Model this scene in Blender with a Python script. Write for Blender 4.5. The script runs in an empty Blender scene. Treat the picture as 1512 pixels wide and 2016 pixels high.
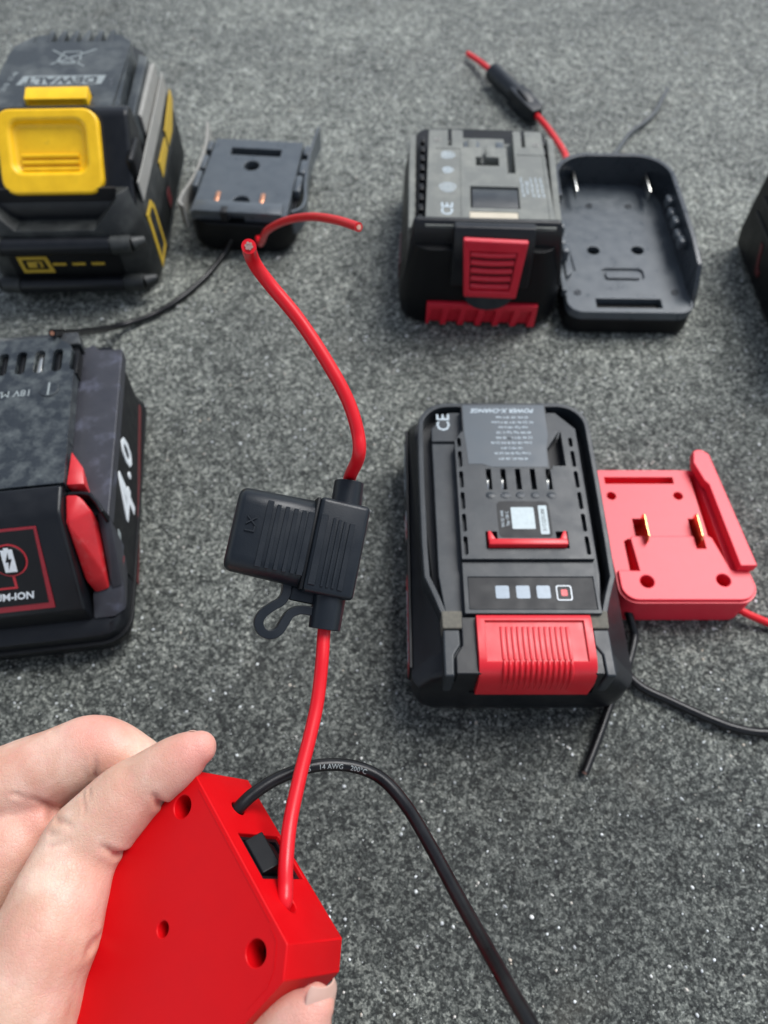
import bpy, bmesh, math, random
import numpy as np
from mathutils import Vector, Matrix
random.seed(4); RNG = np.random.default_rng(7)
S = 0.001                      # everything below is written in millimetres
scene = bpy.context.scene
COL = scene.collection
R = math.radians

# ------------------------------------------------------------------ camera
cd = bpy.data.cameras.new('camera'); cam = bpy.data.objects.new('camera', cd); COL.objects.link(cam)
scene.camera = cam
cam.location = (0, 0, 0.310); cam.rotation_euler = (R(32), 0, 0)
cd.sensor_fit = 'VERTICAL'; cd.sensor_height = 36; cd.sensor_width = 27; cd.lens = 26
cd.clip_start = 0.01; cd.clip_end = 50
cd.dof.use_dof = True; cd.dof.focus_distance = 0.209; cd.dof.aperture_fstop = 13.0; cd.dof.aperture_blades = 0
scene.render.resolution_x = 768; scene.render.resolution_y = 1024
# ------------------------------------------------------------------ light (overcast day)
world = bpy.data.worlds.new('World'); scene.world = world; world.use_nodes = True
wn = world.node_tree.nodes; wl = world.node_tree.links
for n in list(wn): wn.remove(n)
SUN_EL, SUN_AZ = R(56), R(48)
sky = wn.new('ShaderNodeTexSky'); sky.sky_type = 'NISHITA'; sky.sun_disc = False
sky.sun_elevation = SUN_EL; sky.sun_rotation = SUN_AZ; sky.air_density = 1.0; sky.dust_density = 0.4; sky.ozone_density = 1.0
hs = wn.new('ShaderNodeHueSaturation'); hs.inputs['Saturation'].default_value = 0.5
bg = wn.new('ShaderNodeBackground'); bg.inputs['Strength'].default_value = 0.065
wo = wn.new('ShaderNodeOutputWorld')
wl.new(sky.outputs[0], hs.inputs['Color']); wl.new(hs.outputs[0], bg.inputs[0]); wl.new(bg.outputs[0], wo.inputs[0])
sd = bpy.data.lights.new('sun', 'SUN'); sd.energy = 1.5; sd.angle = R(34); sd.color = (1, .99, .975)
sun = bpy.data.objects.new('sun', sd); COL.objects.link(sun); sun.location = (0, 0, 2)
sdir = Vector((math.sin(SUN_AZ)*math.cos(SUN_EL), math.cos(SUN_AZ)*math.cos(SUN_EL), math.sin(SUN_EL)))
sun.rotation_euler = (-sdir).to_track_quat('-Z', 'Y').to_euler()
vs = scene.view_settings; vs.view_transform = 'Standard'; vs.look = 'None'; vs.gamma = 1; vs.exposure = 1.42; vs.use_curve_mapping = False

# ------------------------------------------------------------------ materials
MATS = {}
def nodes(name):
    m = bpy.data.materials.new(name); m.use_nodes = True
    nt = m.node_tree; b = nt.nodes['Principled BSDF']
    return m, nt, b
def tex(nt, kind, scale, **kw):
    n = nt.nodes.new(kind); n.inputs['Scale'].default_value = scale
    for k, v in kw.items():
        if k in n.inputs: n.inputs[k].default_value = v
        else: setattr(n, k, v)
    return n
def coords(nt):
    tc = nt.nodes.new('ShaderNodeTexCoord'); return tc.outputs['Object']
def ramp(nt, fac, stops):
    r = nt.nodes.new('ShaderNodeValToRGB'); nt.links.new(fac, r.inputs[0])
    els = r.color_ramp.elements
    while len(els) < len(stops): els.new(0.5)
    for e, (p, c) in zip(els, stops): e.position = p; e.color = (*c, 1) if len(c) == 3 else c
    return r
def mix(nt, fac, a, b, mode='MIX'):
    n = nt.nodes.new('ShaderNodeMix'); n.data_type = 'RGBA'; n.blend_type = mode
    for sock, v in ((n.inputs[0], fac), (n.inputs[6], a), (n.inputs[7], b)):
        if hasattr(v, 'is_linked') or hasattr(v, 'links'): nt.links.new(v, sock)
        elif isinstance(v, (int, float)): sock.default_value = v
        else: sock.default_value = (*v, 1)
    return n.outputs[2]
def plastic(name, col, rough=.45, grain=.25, dust=0.0, dustcol=(.32,.33,.31), dscale=90, spec=.5, gscale=3500, dlo=.45, dhi=.7, var=.2):
    m, nt, b = nodes(name); co = coords(nt)
    n1 = tex(nt, 'ShaderNodeTexNoise', 140, Detail=4); nt.links.new(co, n1.inputs['Vector'])
    c = mix(nt, n1.outputs[0], tuple(x*(1-var) for x in col), tuple(min(1, x*(1+var)) for x in col))
    rr = ramp(nt, n1.outputs[0], [(.3, (rough-.06,)*3), (.7, (rough+.08,)*3)])
    rout = rr.outputs[0]
    if dust > 0:
        n2 = tex(nt, 'ShaderNodeTexNoise', dscale, Detail=6, Roughness=.65); nt.links.new(co, n2.inputs['Vector'])
        r2 = ramp(nt, n2.outputs[0], [(dlo, (0,0,0)), (dhi, (dust,)*3)])
        c = mix(nt, r2.outputs[0], c, dustcol)
        rout = mix(nt, r2.outputs[0], rout, (.8,.8,.8))
        n4 = tex(nt, 'ShaderNodeTexNoise', 2200, Detail=2); nt.links.new(co, n4.inputs['Vector'])
        r4 = ramp(nt, n4.outputs[0], [(.68, (0,0,0)), (.74, (min(1, dust*.7),)*3)])
        c = mix(nt, r4.outputs[0], c, dustcol)
    nt.links.new(c, b.inputs['Base Color']); nt.links.new(rout, b.inputs['Roughness'])
    b.inputs['Specular IOR Level'].default_value = spec
    n3 = tex(nt, 'ShaderNodeTexNoise', gscale, Detail=2); nt.links.new(co, n3.inputs['Vector'])
    bp = nt.nodes.new('ShaderNodeBump'); bp.inputs['Strength'].default_value = grain; bp.inputs['Distance'].default_value = .0001
    nt.links.new(n3.outputs[0], bp.inputs['Height']); nt.links.new(bp.outputs[0], b.inputs['Normal'])
    MATS[name] = m; return m
def plain(name, col, rough=.5, metal=0.0, spec=.5):
    m, nt, b = nodes(name); co = coords(nt)
    n1 = tex(nt, 'ShaderNodeTexNoise', 600, Detail=3); nt.links.new(co, n1.inputs['Vector'])
    c = mix(nt, n1.outputs[0], tuple(x*.82 for x in col), tuple(min(1, x*1.15) for x in col))
    nt.links.new(c, b.inputs['Base Color']); b.inputs['Roughness'].default_value = rough; b.inputs['Metallic'].default_value = metal
    b.inputs['Specular IOR Level'].default_value = spec
    MATS[name] = m; return m

plastic('black_abs', (.005,.006,.008), .36, .25, spec=.36)
plastic('black_matte', (.003,.0035,.0045), .42, .3, spec=.25)
plastic('black_fuse', (.008,.011,.015), .36, .4, spec=.32, gscale=2600)
plastic('black_dusty', (.022,.025,.028), .48, .3, dust=.35, dscale=60)
plastic('charcoal', (.022,.027,.032), .38, .25, dust=.06, spec=.36)
plastic('deck_grey', (.145,.152,.138), .6, .3, dust=.3, dustcol=(.36,.36,.31), dscale=70)
plastic('grey_strip', (.26,.255,.235), .65, .3, dust=.3, dustcol=(.36,.35,.31))
plastic('dirt_pad', (.11,.105,.085), .8, .8, dust=.5, dustcol=(.20,.18,.14), dscale=700, gscale=1500)
plastic('milwaukee_top', (.016,.021,.026), .36, .3, dust=.34, dustcol=(.24,.27,.26), dscale=170, dlo=.44, dhi=.78)
plastic('milwaukee_shoulder', (.032,.033,.041), .42, .3, dust=.16, dustcol=(.25,.27,.4), dscale=70, dlo=.55, dhi=.68)
plastic('dewalt_top', (.022,.028,.032), .45, .3, dust=.35, dustcol=(.24,.26,.25), dscale=45)
plastic('dewalt_side', (.010,.012,.012), .5, .5, dust=.14, dustcol=(.2,.21,.19), dscale=80)
plastic('adapter_grey', (.024,.030,.037), .3, .25)
plastic('adapter_slate', (.066,.078,.088), .32, .25, dust=.05)
plastic('yellow', (.90,.50,.004), .42, .2, dust=.5, dustcol=(.20,.12,.03), dscale=55, dlo=.62, dhi=.72)
plastic('red_button', (.62,.012,.022), .36, .2, var=.08)
plastic('red_rib', (.60,.016,.035), .4, .2, var=.08)
plastic('red_worn', (.52,.018,.024), .33, .5, dust=.3, dustcol=(.55,.28,.26), dscale=120, dlo=.58, dhi=.7)
plastic('red_case', (.56,.002,.005), .40, .3, var=.05, spec=.18)
plastic('red_wire', (.62,.006,.014), .36, .12, var=.06, spec=.35)
plastic('black_wire', (.005,.005,.006), .30, .3, dust=.03, dustcol=(.2,.2,.2), dscale=160, spec=.32)
plastic('grey_wire', (.05,.056,.06), .45, .2)
plastic('label_blue', (.045,.060,.074), .42, .1)
plastic('label_black', (.005,.0055,.007), .5, .1, spec=.35)
plastic('cream_patch', (.55,.49,.38), .7, .3, dust=.3, dustcol=(.4,.35,.26))
plain('print_white', (.72,.76,.78), .5)
plain('print_pale', (.46,.53,.57), .55)
plain('print_grey', (.24,.27,.27), .6)
plain('print_faint', (.085,.095,.105), .5)
plain('print_red', (.45,.02,.03), .45)
plain('print_badge', (.27,.014,.024), .45)
plain('print_dark_red', (.10,.012,.014), .5)
plain('print_yellow', (.50,.33,.03), .5)
plain('led_pale', (.21,.27,.33), .3)
plain('paper', (.46,.53,.54), .6)
plain('steel', (.62,.62,.58), .28, 1)
plain('brass', (.80,.60,.22), .25, 1)
plain('copper', (.72,.34,.20), .35, 1)
plain('strand', (.80,.50,.40), .3, 1)
plain('socket_dark', (.004,.004,.005), .6)

def red_print_mat():
    # 3-D printed plastic: fine layer lines across the height
    m, nt, b = nodes('red_printed'); co = coords(nt)
    n1 = tex(nt, 'ShaderNodeTexNoise', 200, Detail=3); nt.links.new(co, n1.inputs['Vector'])
    c = mix(nt, n1.outputs[0], (.73,.019,.040), (.79,.027,.053)); nt.links.new(c, b.inputs['Base Color'])
    b.inputs['Roughness'].default_value = .42
    w = nt.nodes.new('ShaderNodeTexWave'); w.bands_direction = 'Z'; w.inputs['Scale'].default_value = 520; w.inputs['Distortion'].default_value = .6; w.inputs['Detail'].default_value = 2
    nt.links.new(co, w.inputs['Vector'])
    bp = nt.nodes.new('ShaderNodeBump'); bp.inputs['Strength'].default_value = .35; bp.inputs['Distance'].default_value = .0002
    nt.links.new(w.outputs[1], bp.inputs['Height']); nt.links.new(bp.outputs[0], b.inputs['Normal'])
    MATS['red_printed'] = m
red_print_mat()

def skin_mat():
    m, nt, b = nodes('skin'); co = coords(nt)
    at = nt.nodes.new('ShaderNodeAttribute'); at.attribute_name = 'blush'
    n1 = tex(nt, 'ShaderNodeTexNoise', 95, Detail=5); nt.links.new(co, n1.inputs['Vector'])
    rn = ramp(nt, n1.outputs[0], [(.36, (.58,.335,.235)), (.5, (.64,.41,.30)), (.64, (.72,.51,.395))]); base = rn.outputs[0]
    c = mix(nt, at.outputs['Fac'], base, (.65,.27,.22))
    n5 = tex(nt, 'ShaderNodeTexNoise', 420, Detail=3); nt.links.new(co, n5.inputs['Vector'])
    r5 = ramp(nt, n5.outputs[0], [(.52, (0,0,0)), (.72, (.32,)*3)])
    c = mix(nt, r5.outputs[0], c, (.68,.31,.27))
    nt.links.new(c, b.inputs['Base Color'])
    b.inputs['Roughness'].default_value = .48
    b.inputs['Subsurface Weight'].default_value = .28; b.inputs['Subsurface Radius'].default_value = (1,.4,.25); b.inputs['Subsurface Scale'].default_value = .0022
    v = tex(nt, 'ShaderNodeTexVoronoi', 1050, feature='DISTANCE_TO_EDGE'); nt.links.new(co, v.inputs['Vector'])
    n2 = tex(nt, 'ShaderNodeTexNoise', 900, Detail=4); nt.links.new(co, n2.inputs['Vector'])
    ad = nt.nodes.new('ShaderNodeMath'); ad.operation = 'ADD'
    rv = ramp(nt, v.outputs['Distance'], [(0, (0,0,0)), (.12, (.5,.5,.5))])
    nt.links.new(rv.outputs[0], ad.inputs[0]); nt.links.new(n2.outputs[0], ad.inputs[1])
    bp = nt.nodes.new('ShaderNodeBump'); bp.inputs['Strength'].default_value = .42; bp.inputs['Distance'].default_value = .00026
    nt.links.new(ad.outputs[0], bp.inputs['Height']); nt.links.new(bp.outputs[0], b.inputs['Normal'])
    MATS['skin'] = m
    m, nt, b = nodes('nail'); b.inputs['Roughness'].default_value = .42
    co = coords(nt); n1 = tex(nt, 'ShaderNodeTexNoise', 300, Detail=2); nt.links.new(co, n1.inputs['Vector'])
    c = mix(nt, n1.outputs[0], (.58,.34,.27), (.64,.42,.34)); nt.links.new(c, b.inputs['Base Color'])
    MATS['nail'] = m
skin_mat()

def ground_mat():
    m, nt, b = nodes('rough_concrete'); co = coords(nt); L = nt.links.new
    nb = tex(nt, 'ShaderNodeTexNoise', 7, Detail=4, Roughness=.6); L(co, nb.inputs['Vector'])
    na = tex(nt, 'ShaderNodeTexNoise', 520, Detail=6, Roughness=.74, Distortion=.5); L(co, na.inputs['Vector'])
    nc = tex(nt, 'ShaderNodeTexNoise', 85, Detail=4, Roughness=.6); L(co, nc.inputs['Vector'])
    nf = tex(nt, 'ShaderNodeTexNoise', 1500, Detail=3, Roughness=.7); L(co, nf.inputs['Vector'])
    def madd(x, k, y):
        n = nt.nodes.new('ShaderNodeMath'); n.operation = 'MULTIPLY_ADD'; L(x, n.inputs[0]); n.inputs[1].default_value = k
        if isinstance(y, float): n.inputs[2].default_value = y
        else: L(y, n.inputs[2])
        return n.outputs[0]
    # cement paste with single grains 0.7 to 2 mm across, each with its own grey
    def cells(scale):
        v = tex(nt, 'ShaderNodeTexVoronoi', scale, Randomness=1.0); L(co, v.inputs['Vector'])
        sp = nt.nodes.new('ShaderNodeSeparateColor'); L(v.outputs['Color'], sp.inputs[0]); return v, sp.outputs[0]
    v1, g1 = cells(800); v2, g2 = cells(1500)
    h = madd(na.outputs[0], .48, madd(nc.outputs[0], .15, madd(g1, .14, madd(g2, .13, .04))))
    col = ramp(nt, h, [(.365, (.007,.008,.0073)), (.44, (.028,.032,.0292)), (.50, (.085,.092,.085)), (.565, (.195,.204,.188)), (.66, (.43,.44,.40))])
    big = ramp(nt, nb.outputs[0], [(.30, (.66,.67,.67)), (.68, (1.25,1.25,1.22))])
    c = mix(nt, 1.0, col.outputs[0], big.outputs[0], 'MULTIPLY')
    # broad shade painted into the slab colour, darker near and brighter far
    wr = nt.nodes.new('ShaderNodeAttribute'); wr.attribute_name = 'ground_shade'
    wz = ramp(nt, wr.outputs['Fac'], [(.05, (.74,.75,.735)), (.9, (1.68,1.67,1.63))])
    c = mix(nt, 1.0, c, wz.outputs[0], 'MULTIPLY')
    ns = tex(nt, 'ShaderNodeTexNoise', 22, Detail=4); L(co, ns.inputs['Vector'])
    rs = ramp(nt, ns.outputs[0], [(.60, (0,0,0)), (.78, (.30,)*3)])
    c = mix(nt, rs.outputs[0], c, (.085,.074,.055))
    L(c, b.inputs['Base Color']); b.inputs['Roughness'].default_value = .58; b.inputs['Specular IOR Level'].default_value = .5
    bp = nt.nodes.new('ShaderNodeBump'); bp.inputs['Strength'].default_value = .95; bp.inputs['Distance'].default_value = .0022
    L(h, bp.inputs['Height']); L(bp.outputs[0], b.inputs['Normal'])
    MATS['rough_concrete'] = m
    m, nt, b = nodes('sand_grain'); co = coords(nt)
    v = tex(nt, 'ShaderNodeTexVoronoi', 200); nt.links.new(co, v.inputs['Vector'])
    sep = nt.nodes.new('ShaderNodeSeparateColor'); nt.links.new(v.outputs['Color'], sep.inputs[0])
    r = ramp(nt, sep.outputs[0], [(0, (.20,.21,.21)), (.4, (.48,.50,.50)), (.75, (.78,.81,.80)), (1, (.46,.38,.29))])
    nt.links.new(r.outputs[0], b.inputs['Base Color']); b.inputs['Roughness'].default_value = .35
    MATS['sand_grain'] = m
ground_mat()

# ------------------------------------------------------------------ mesh helpers (mm)
def rr(w, l, r, cx=0, cy=0, n=8):
    r = min(r, w/2-.01, l/2-.01); p = []
    for (sx, sy, a0) in ((1,-1,-90), (1,1,0), (-1,1,90), (-1,-1,180)):
        for k in range(n+1):
            a = R(a0 + 90*k/n); p.append((cx+sx*(w/2-r)+r*math.cos(a), cy+sy*(l/2-r)+r*math.sin(a)))
    return p
def smooth_path(pts, sub=8):
    P = [np.array(p, float) for p in pts]; P = [2*P[0]-P[1]] + P + [2*P[-1]-P[-2]]; out = []
    for i in range(1, len(P)-2):
        for k in range(sub):
            t = k/sub
            out.append(.5*((2*P[i])+(-P[i-1]+P[i+1])*t+(2*P[i-1]-5*P[i]+4*P[i+1]-P[i+2])*t*t+(-P[i-1]+3*P[i]-3*P[i+1]+P[i+2])*t**3))
    out.append(P[-2]); return np.array(out)
class MB:
    def __init__(s): s.bm = bmesh.new()
    def _bev(s, verts, off, seg):
        if off > 0:
            es = list({e for v in verts for e in v.link_edges})
            bmesh.ops.bevel(s.bm, geom=es, offset=off, segments=seg, affect='EDGES', clamp_overlap=True, profile=.5)
    def box(s, x, y, z, bev=0, seg=2, rot=None):
        x0, x1 = x; y0, y1 = y; z0, z1 = z
        r = bmesh.ops.create_cube(s.bm, size=1); vs = r['verts']
        for v in vs: v.co = Vector(((x0+x1)/2+v.co.x*(x1-x0), (y0+y1)/2+v.co.y*(y1-y0), (z0+z1)/2+v.co.z*(z1-z0)))
        if rot:
            c = Vector(((x0+x1)/2, (y0+y1)/2, (z0+z1)/2)); m = Matrix.Rotation(R(rot[1]), 3, rot[0])
            for v in vs: v.co = m @ (v.co-c) + c
        s._bev(vs, bev, seg); return s
    def loft(s, rings, cap=True):
        rows = [[s.bm.verts.new(p) for p in ring] for ring in rings]
        for a, b in zip(rows, rows[1:]):
            n = len(a)
            for i in range(n): s.bm.faces.new((a[i], a[(i+1)%n], b[(i+1)%n], b[i]))
        if cap: s.bm.faces.new(rows[0][::-1]); s.bm.faces.new(rows[-1])
        return s
    def prism(s, pts, z0, z1, axis='z', bev=0, seg=2):
        f = {'z': lambda p, h: (p[0], p[1], h), 'x': lambda p, h: (h, p[0], p[1]), 'y': lambda p, h: (p[0], h, p[1])}[axis]
        a = [s.bm.verts.new(f(p, z0)) for p in pts]; b = [s.bm.verts.new(f(p, z1)) for p in pts]; n = len(a)
        for i in range(n): s.bm.faces.new((a[i], a[(i+1)%n], b[(i+1)%n], b[i]))
        s.bm.faces.new(a[::-1]); s.bm.faces.new(b)
        s._bev(a+b, bev, seg); return s
    def cyl(s, p0, p1, r0, r1=None, n=24, cap=True):
        r1 = r0 if r1 is None else r1; p0 = Vector(p0); p1 = Vector(p1); d = (p1-p0).normalized()
        u = d.orthogonal().normalized(); w = d.cross(u)
        ring = lambda p, r: [tuple(p+(u*math.cos(2*math.pi*k/n)+w*math.sin(2*math.pi*k/n))*r) for k in range(n)]
        return s.loft([ring(p0, r0), ring(p1, r1)], cap)
    def tube(s, pts, r, n=14, cap=True, rs=None):
        P = np.array(pts, float); T = np.gradient(P, axis=0); T /= np.linalg.norm(T, axis=1)[:, None]
        u = np.cross(T[0], [.13,.3,.94]); u /= np.linalg.norm(u); rings = []
        for i, (p, t) in enumerate(zip(P, T)):
            u = u - t*(u@t); u /= np.linalg.norm(u); w = np.cross(t, u); rad = r if rs is None else rs[i]
            rings.append([tuple(p+rad*(math.cos(2*math.pi*k/n)*u+math.sin(2*math.pi*k/n)*w)) for k in range(n)])
        return s.loft(rings, cap)
    def strip(s, path, w, z0, z1, bev=0):
        P = np.array(path, float); T = np.gradient(P, axis=0); T /= np.linalg.norm(T, axis=1)[:, None]
        N = np.stack([-T[:,1], T[:,0]], 1)
        L = P+N*w/2; Q = P-N*w/2
        rings = [[(*l, z0), (*q, z0), (*q, z1), (*l, z1)] for l, q in zip(L, Q)]
        return s.loft(rings)
    def hull(s, pts, bev=0, seg=2):
        vs = [s.bm.verts.new(p) for p in pts]
        r = bmesh.ops.convex_hull(s.bm, input=vs)
        for v in r['geom_interior']:
            if isinstance(v, bmesh.types.BMVert) and v.is_valid: s.bm.verts.remove(v)
        vs = [v for v in vs if v.is_valid]
        bmesh.ops.dissolve_limit(s.bm, angle_limit=R(3), verts=vs, edges=list({e for v in vs for e in v.link_edges}))
        s._bev([v for v in vs if v.is_valid], bev, seg); return s
    def xform(s, M4):
        for v in s.bm.verts: v.co = M4 @ v.co
        return s
    def mesh(s, name):
        bmesh.ops.recalc_face_normals(s.bm, faces=s.bm.faces)
        me = bpy.data.meshes.new(name)
        for v in s.bm.verts: v.co *= S
        s.bm.to_mesh(me); s.bm.free(); return me
def obj(name, mb, mat, parent=None, bevel=0.0, cut=None, smooth=32, seg=2):
    me = mb.mesh(name) if isinstance(mb, MB) else mb
    o = bpy.data.objects.new(name, me); COL.objects.link(o)
    if cut is not None:
        c = bpy.data.objects.new('cutter', cut.mesh('cutter')); COL.objects.link(c)
        md = o.modifiers.new('b', 'BOOLEAN'); md.operation = 'DIFFERENCE'; md.object = c; md.solver = 'EXACT'; md.use_self = True
        dg = bpy.context.evaluated_depsgraph_get(); dg.update()
        new = bpy.data.meshes.new_from_object(o.evaluated_get(dg)); o.modifiers.clear(); o.data = new; new.name = name
        bpy.data.objects.remove(c); me = new
    me.materials.clear(); me.materials.append(MATS[mat])
    me.polygons.foreach_set('use_smooth', [True]*len(me.polygons))
    if bevel > 0:
        md = o.modifiers.new('edge', 'BEVEL'); md.width = bevel*S; md.segments = seg; md.limit_method = 'ANGLE'; md.angle_limit = R(38); md.harden_normals = True
    else: me.set_sharp_from_angle(angle=R(smooth))
    if parent: o.parent = parent
    return o
def thing(name, label, cat, loc=(0,0,0), rz=0, group=None):
    o = bpy.data.objects.new(name, None); COL.objects.link(o); o.empty_display_size = .01
    o.location = [v*S for v in loc]; o.rotation_euler = (0, 0, R(rz)); o['label'] = label; o['category'] = cat
    if group: o['group'] = group
    return o
def text(name, body, size, mat, parent, loc, rot=(0,0,0), extrude=.06, bold=0.0, shear=0.0, sx=1.0, label=None):
    c = bpy.data.curves.new(name, 'FONT'); c.body = body; c.size = size*S; c.extrude = extrude*S; c.offset = bold*S; c.shear = shear
    c.align_x = 'CENTER'; c.align_y = 'CENTER'; c.resolution_u = 2
    t = bpy.data.objects.new(name, c); COL.objects.link(t)
    dg = bpy.context.evaluated_depsgraph_get(); dg.update()
    me = bpy.data.meshes.new_from_object(t.evaluated_get(dg)); bpy.data.objects.remove(t); bpy.data.curves.remove(c)
    me.name = name; me.materials.clear(); me.materials.append(MATS[mat])
    o = bpy.data.objects.new(name, me); COL.objects.link(o); o.location = [v*S for v in loc]; o.rotation_euler = [R(a) for a in rot]
    o.scale = (sx, 1, 1)
    if parent: o.parent = parent
    if label: o['label'] = label
    return o
def screw(parent, p, r, mat='steel', d=(0,0,1)):
    m = MB(); m.cyl((p[0],p[1],p[2]-1.2), p, r, r*.92, 16)
    c = MB(); c.box((p[0]-r*.7,p[0]+r*.7), (p[1]-r*.14,p[1]+r*.14), (p[2]-.7,p[2]+1)).box((p[0]-r*.14,p[0]+r*.14), (p[1]-r*.7,p[1]+r*.7), (p[2]-.69,p[2]+1.01))
    return obj('screw', m, mat, parent, cut=c)
# ------------------------------------------------------------------ helper: a part modelled in world millimetres
def world_part(o, T):
    M4 = Matrix.Translation(T.location) @ T.rotation_euler.to_matrix().to_4x4()
    o.parent = T; o.matrix_parent_inverse = M4.inverted(); return o

# ------------------------------------------------------------------ ground
def lattice(X, Y, cell, seed):
    rng = np.random.default_rng(seed); T = rng.random((512, 512))
    x = X/cell; y = Y/cell; i = np.floor(x).astype(int); j = np.floor(y).astype(int)
    fx = x-i; fy = y-j; fx = fx*fx*(3-2*fx); fy = fy*fy*(3-2*fy); i &= 511; j &= 511; i1 = (i+1) & 511; j1 = (j+1) & 511
    return (T[i,j]*(1-fx)+T[i1,j]*fx)*(1-fy)+(T[i,j1]*(1-fx)+T[i1,j1]*fx)*fy-.5
def height(X, Y):
    return .9*lattice(X, Y, 2.3, 1)+.9*lattice(X, Y, 3.9, 2)+.7*lattice(X, Y, 9, 3)+.9*lattice(X, Y, 40, 4)-.55
def build_ground():
    out = [60*1.7**k for k in range(1, 9)]
    xs = np.concatenate([[-350-o for o in out[::-1]], np.arange(-350, 350.1, 1.0), [350+o for o in out]])
    ys = np.concatenate([[-40-o for o in out[::-1]], np.arange(-40, 745.1, 1.0), [745+o for o in out]])
    X, Y = np.meshgrid(xs, ys, indexing='ij'); Z = height(X, Y)
    V = np.stack([X, Y, Z], -1).reshape(-1, 3)*S; ny = len(ys); nx = len(xs)
    i, j = np.meshgrid(np.arange(nx-1), np.arange(ny-1), indexing='ij'); a = (i*ny+j).ravel()
    Fq = np.stack([a, a+ny, a+ny+1, a+1], 1).astype(np.int32)
    me = bpy.data.meshes.new('ground'); me.vertices.add(len(V)); me.vertices.foreach_set('co', V.astype(np.float32).ravel())
    me.loops.add(Fq.size); me.loops.foreach_set('vertex_index', Fq.ravel()); me.polygons.add(len(Fq))
    me.polygons.foreach_set('loop_start', np.arange(0, Fq.size, 4, dtype=np.int32))
    me.update(calc_edges=True); me.validate()
    me.polygons.foreach_set('use_smooth', np.ones(len(Fq), bool))
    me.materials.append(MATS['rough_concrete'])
    ground_shade = lattice(V[:,0]/S+37, V[:,1]/S, 430, 150)+.35*lattice(V[:,0]/S, V[:,1]/S, 70, 5)+.5  # smooth noise for the painted shade, low near, high far, plus small mottling
    at = me.attributes.new('ground_shade', 'FLOAT', 'POINT'); at.data.foreach_set('value', ground_shade.astype(np.float32))
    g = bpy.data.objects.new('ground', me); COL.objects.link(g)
    g['kind'] = 'structure'; g['label'] = 'weathered grey concrete slab with pale sand grains'
    # loose and half-sunk grains, far too many to count
    t = bmesh.new(); bmesh.ops.create_icosphere(t, subdivisions=1, radius=1); t.verts.ensure_lookup_table()
    tv = np.array([v.co[:] for v in t.verts]); tf = np.array([[v.index for v in f.verts] for f in t.faces]); t.free()
    N = 12500; px = RNG.uniform(-340, 340, N); py = RNG.uniform(-30, 735, N); r = .2+.55*RNG.random(N)**3.4
    big = RNG.random(N) < .012; r[big] *= 1.6
    V = []; Fs = []
    for k in range(N):
        sc = r[k]*np.array([RNG.uniform(.8,1.35), RNG.uniform(.8,1.2), RNG.uniform(.6,.9)]); a = RNG.uniform(0, 6.3)
        q = tv*(1+RNG.uniform(-.18,.18,(len(tv),1)))*sc; q = np.stack([q[:,0]*math.cos(a)-q[:,1]*math.sin(a), q[:,0]*math.sin(a)+q[:,1]*math.cos(a), q[:,2]], 1)
        V.append(q+[px[k], py[k], 0]); Fs.append(tf+k*len(tv))
    V = np.concatenate(V); hz = np.repeat(height(px, py), len(tv)); V[:,2] += hz
    me = bpy.data.meshes.new('sand_grains'); me.from_pydata((V*S).tolist(), [], np.concatenate(Fs).tolist())
    me.polygons.foreach_set('use_smooth', np.ones(len(me.polygons), bool)); me.materials.append(MATS['sand_grain'])
    o = bpy.data.objects.new('sand_grains', me); COL.objects.link(o); o['kind'] = 'stuff'
    o['label'] = 'pale sand grains sunk in the grey concrete surface'; o['category'] = 'sand'
build_ground()

def ringz(w, l, r, z, cx=0, cy=0): return [(x, y, z) for x, y in rr(w, l, r, cx, cy)]
def slab(mb, w, l, r, z0, z1, cx=0, cy=0): return mb.loft([ringz(w, l, r, z0, cx, cy), ringz(w, l, r, z1, cx, cy)])
def arc(cx, cy, r, a0, a1, n=10): return [(cx+r*math.cos(R(a0+(a1-a0)*k/n)), cy+r*math.sin(R(a0+(a1-a0)*k/n))) for k in range(n+1)]
def wire(name, pts, r, mat, parent, sub=8, core_end=None, core_mat='strand', n=16):
    P = smooth_path(pts, sub); o = obj(name, MB().tube(P, r, n), mat, parent)
    if core_end is not None:
        e, q = (P[-1], P[-2]) if core_end == 1 else (P[0], P[1]); d = (e-q)/np.linalg.norm(e-q)
        c = MB(); u = np.cross(d, [.2,.5,.8]); u /= np.linalg.norm(u); w = np.cross(d, u)
        for k in range(7):
            off = np.zeros(3) if k == 0 else (u*math.cos(k*1.047)+w*math.sin(k*1.047))*r*.38
            c.cyl(tuple(e+off-d*1.5), tuple(e+off+d*(.25+.12*(k%3))), r*.21, n=8)
        obj('copper_strands', c, core_mat, o)
    return o

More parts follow.
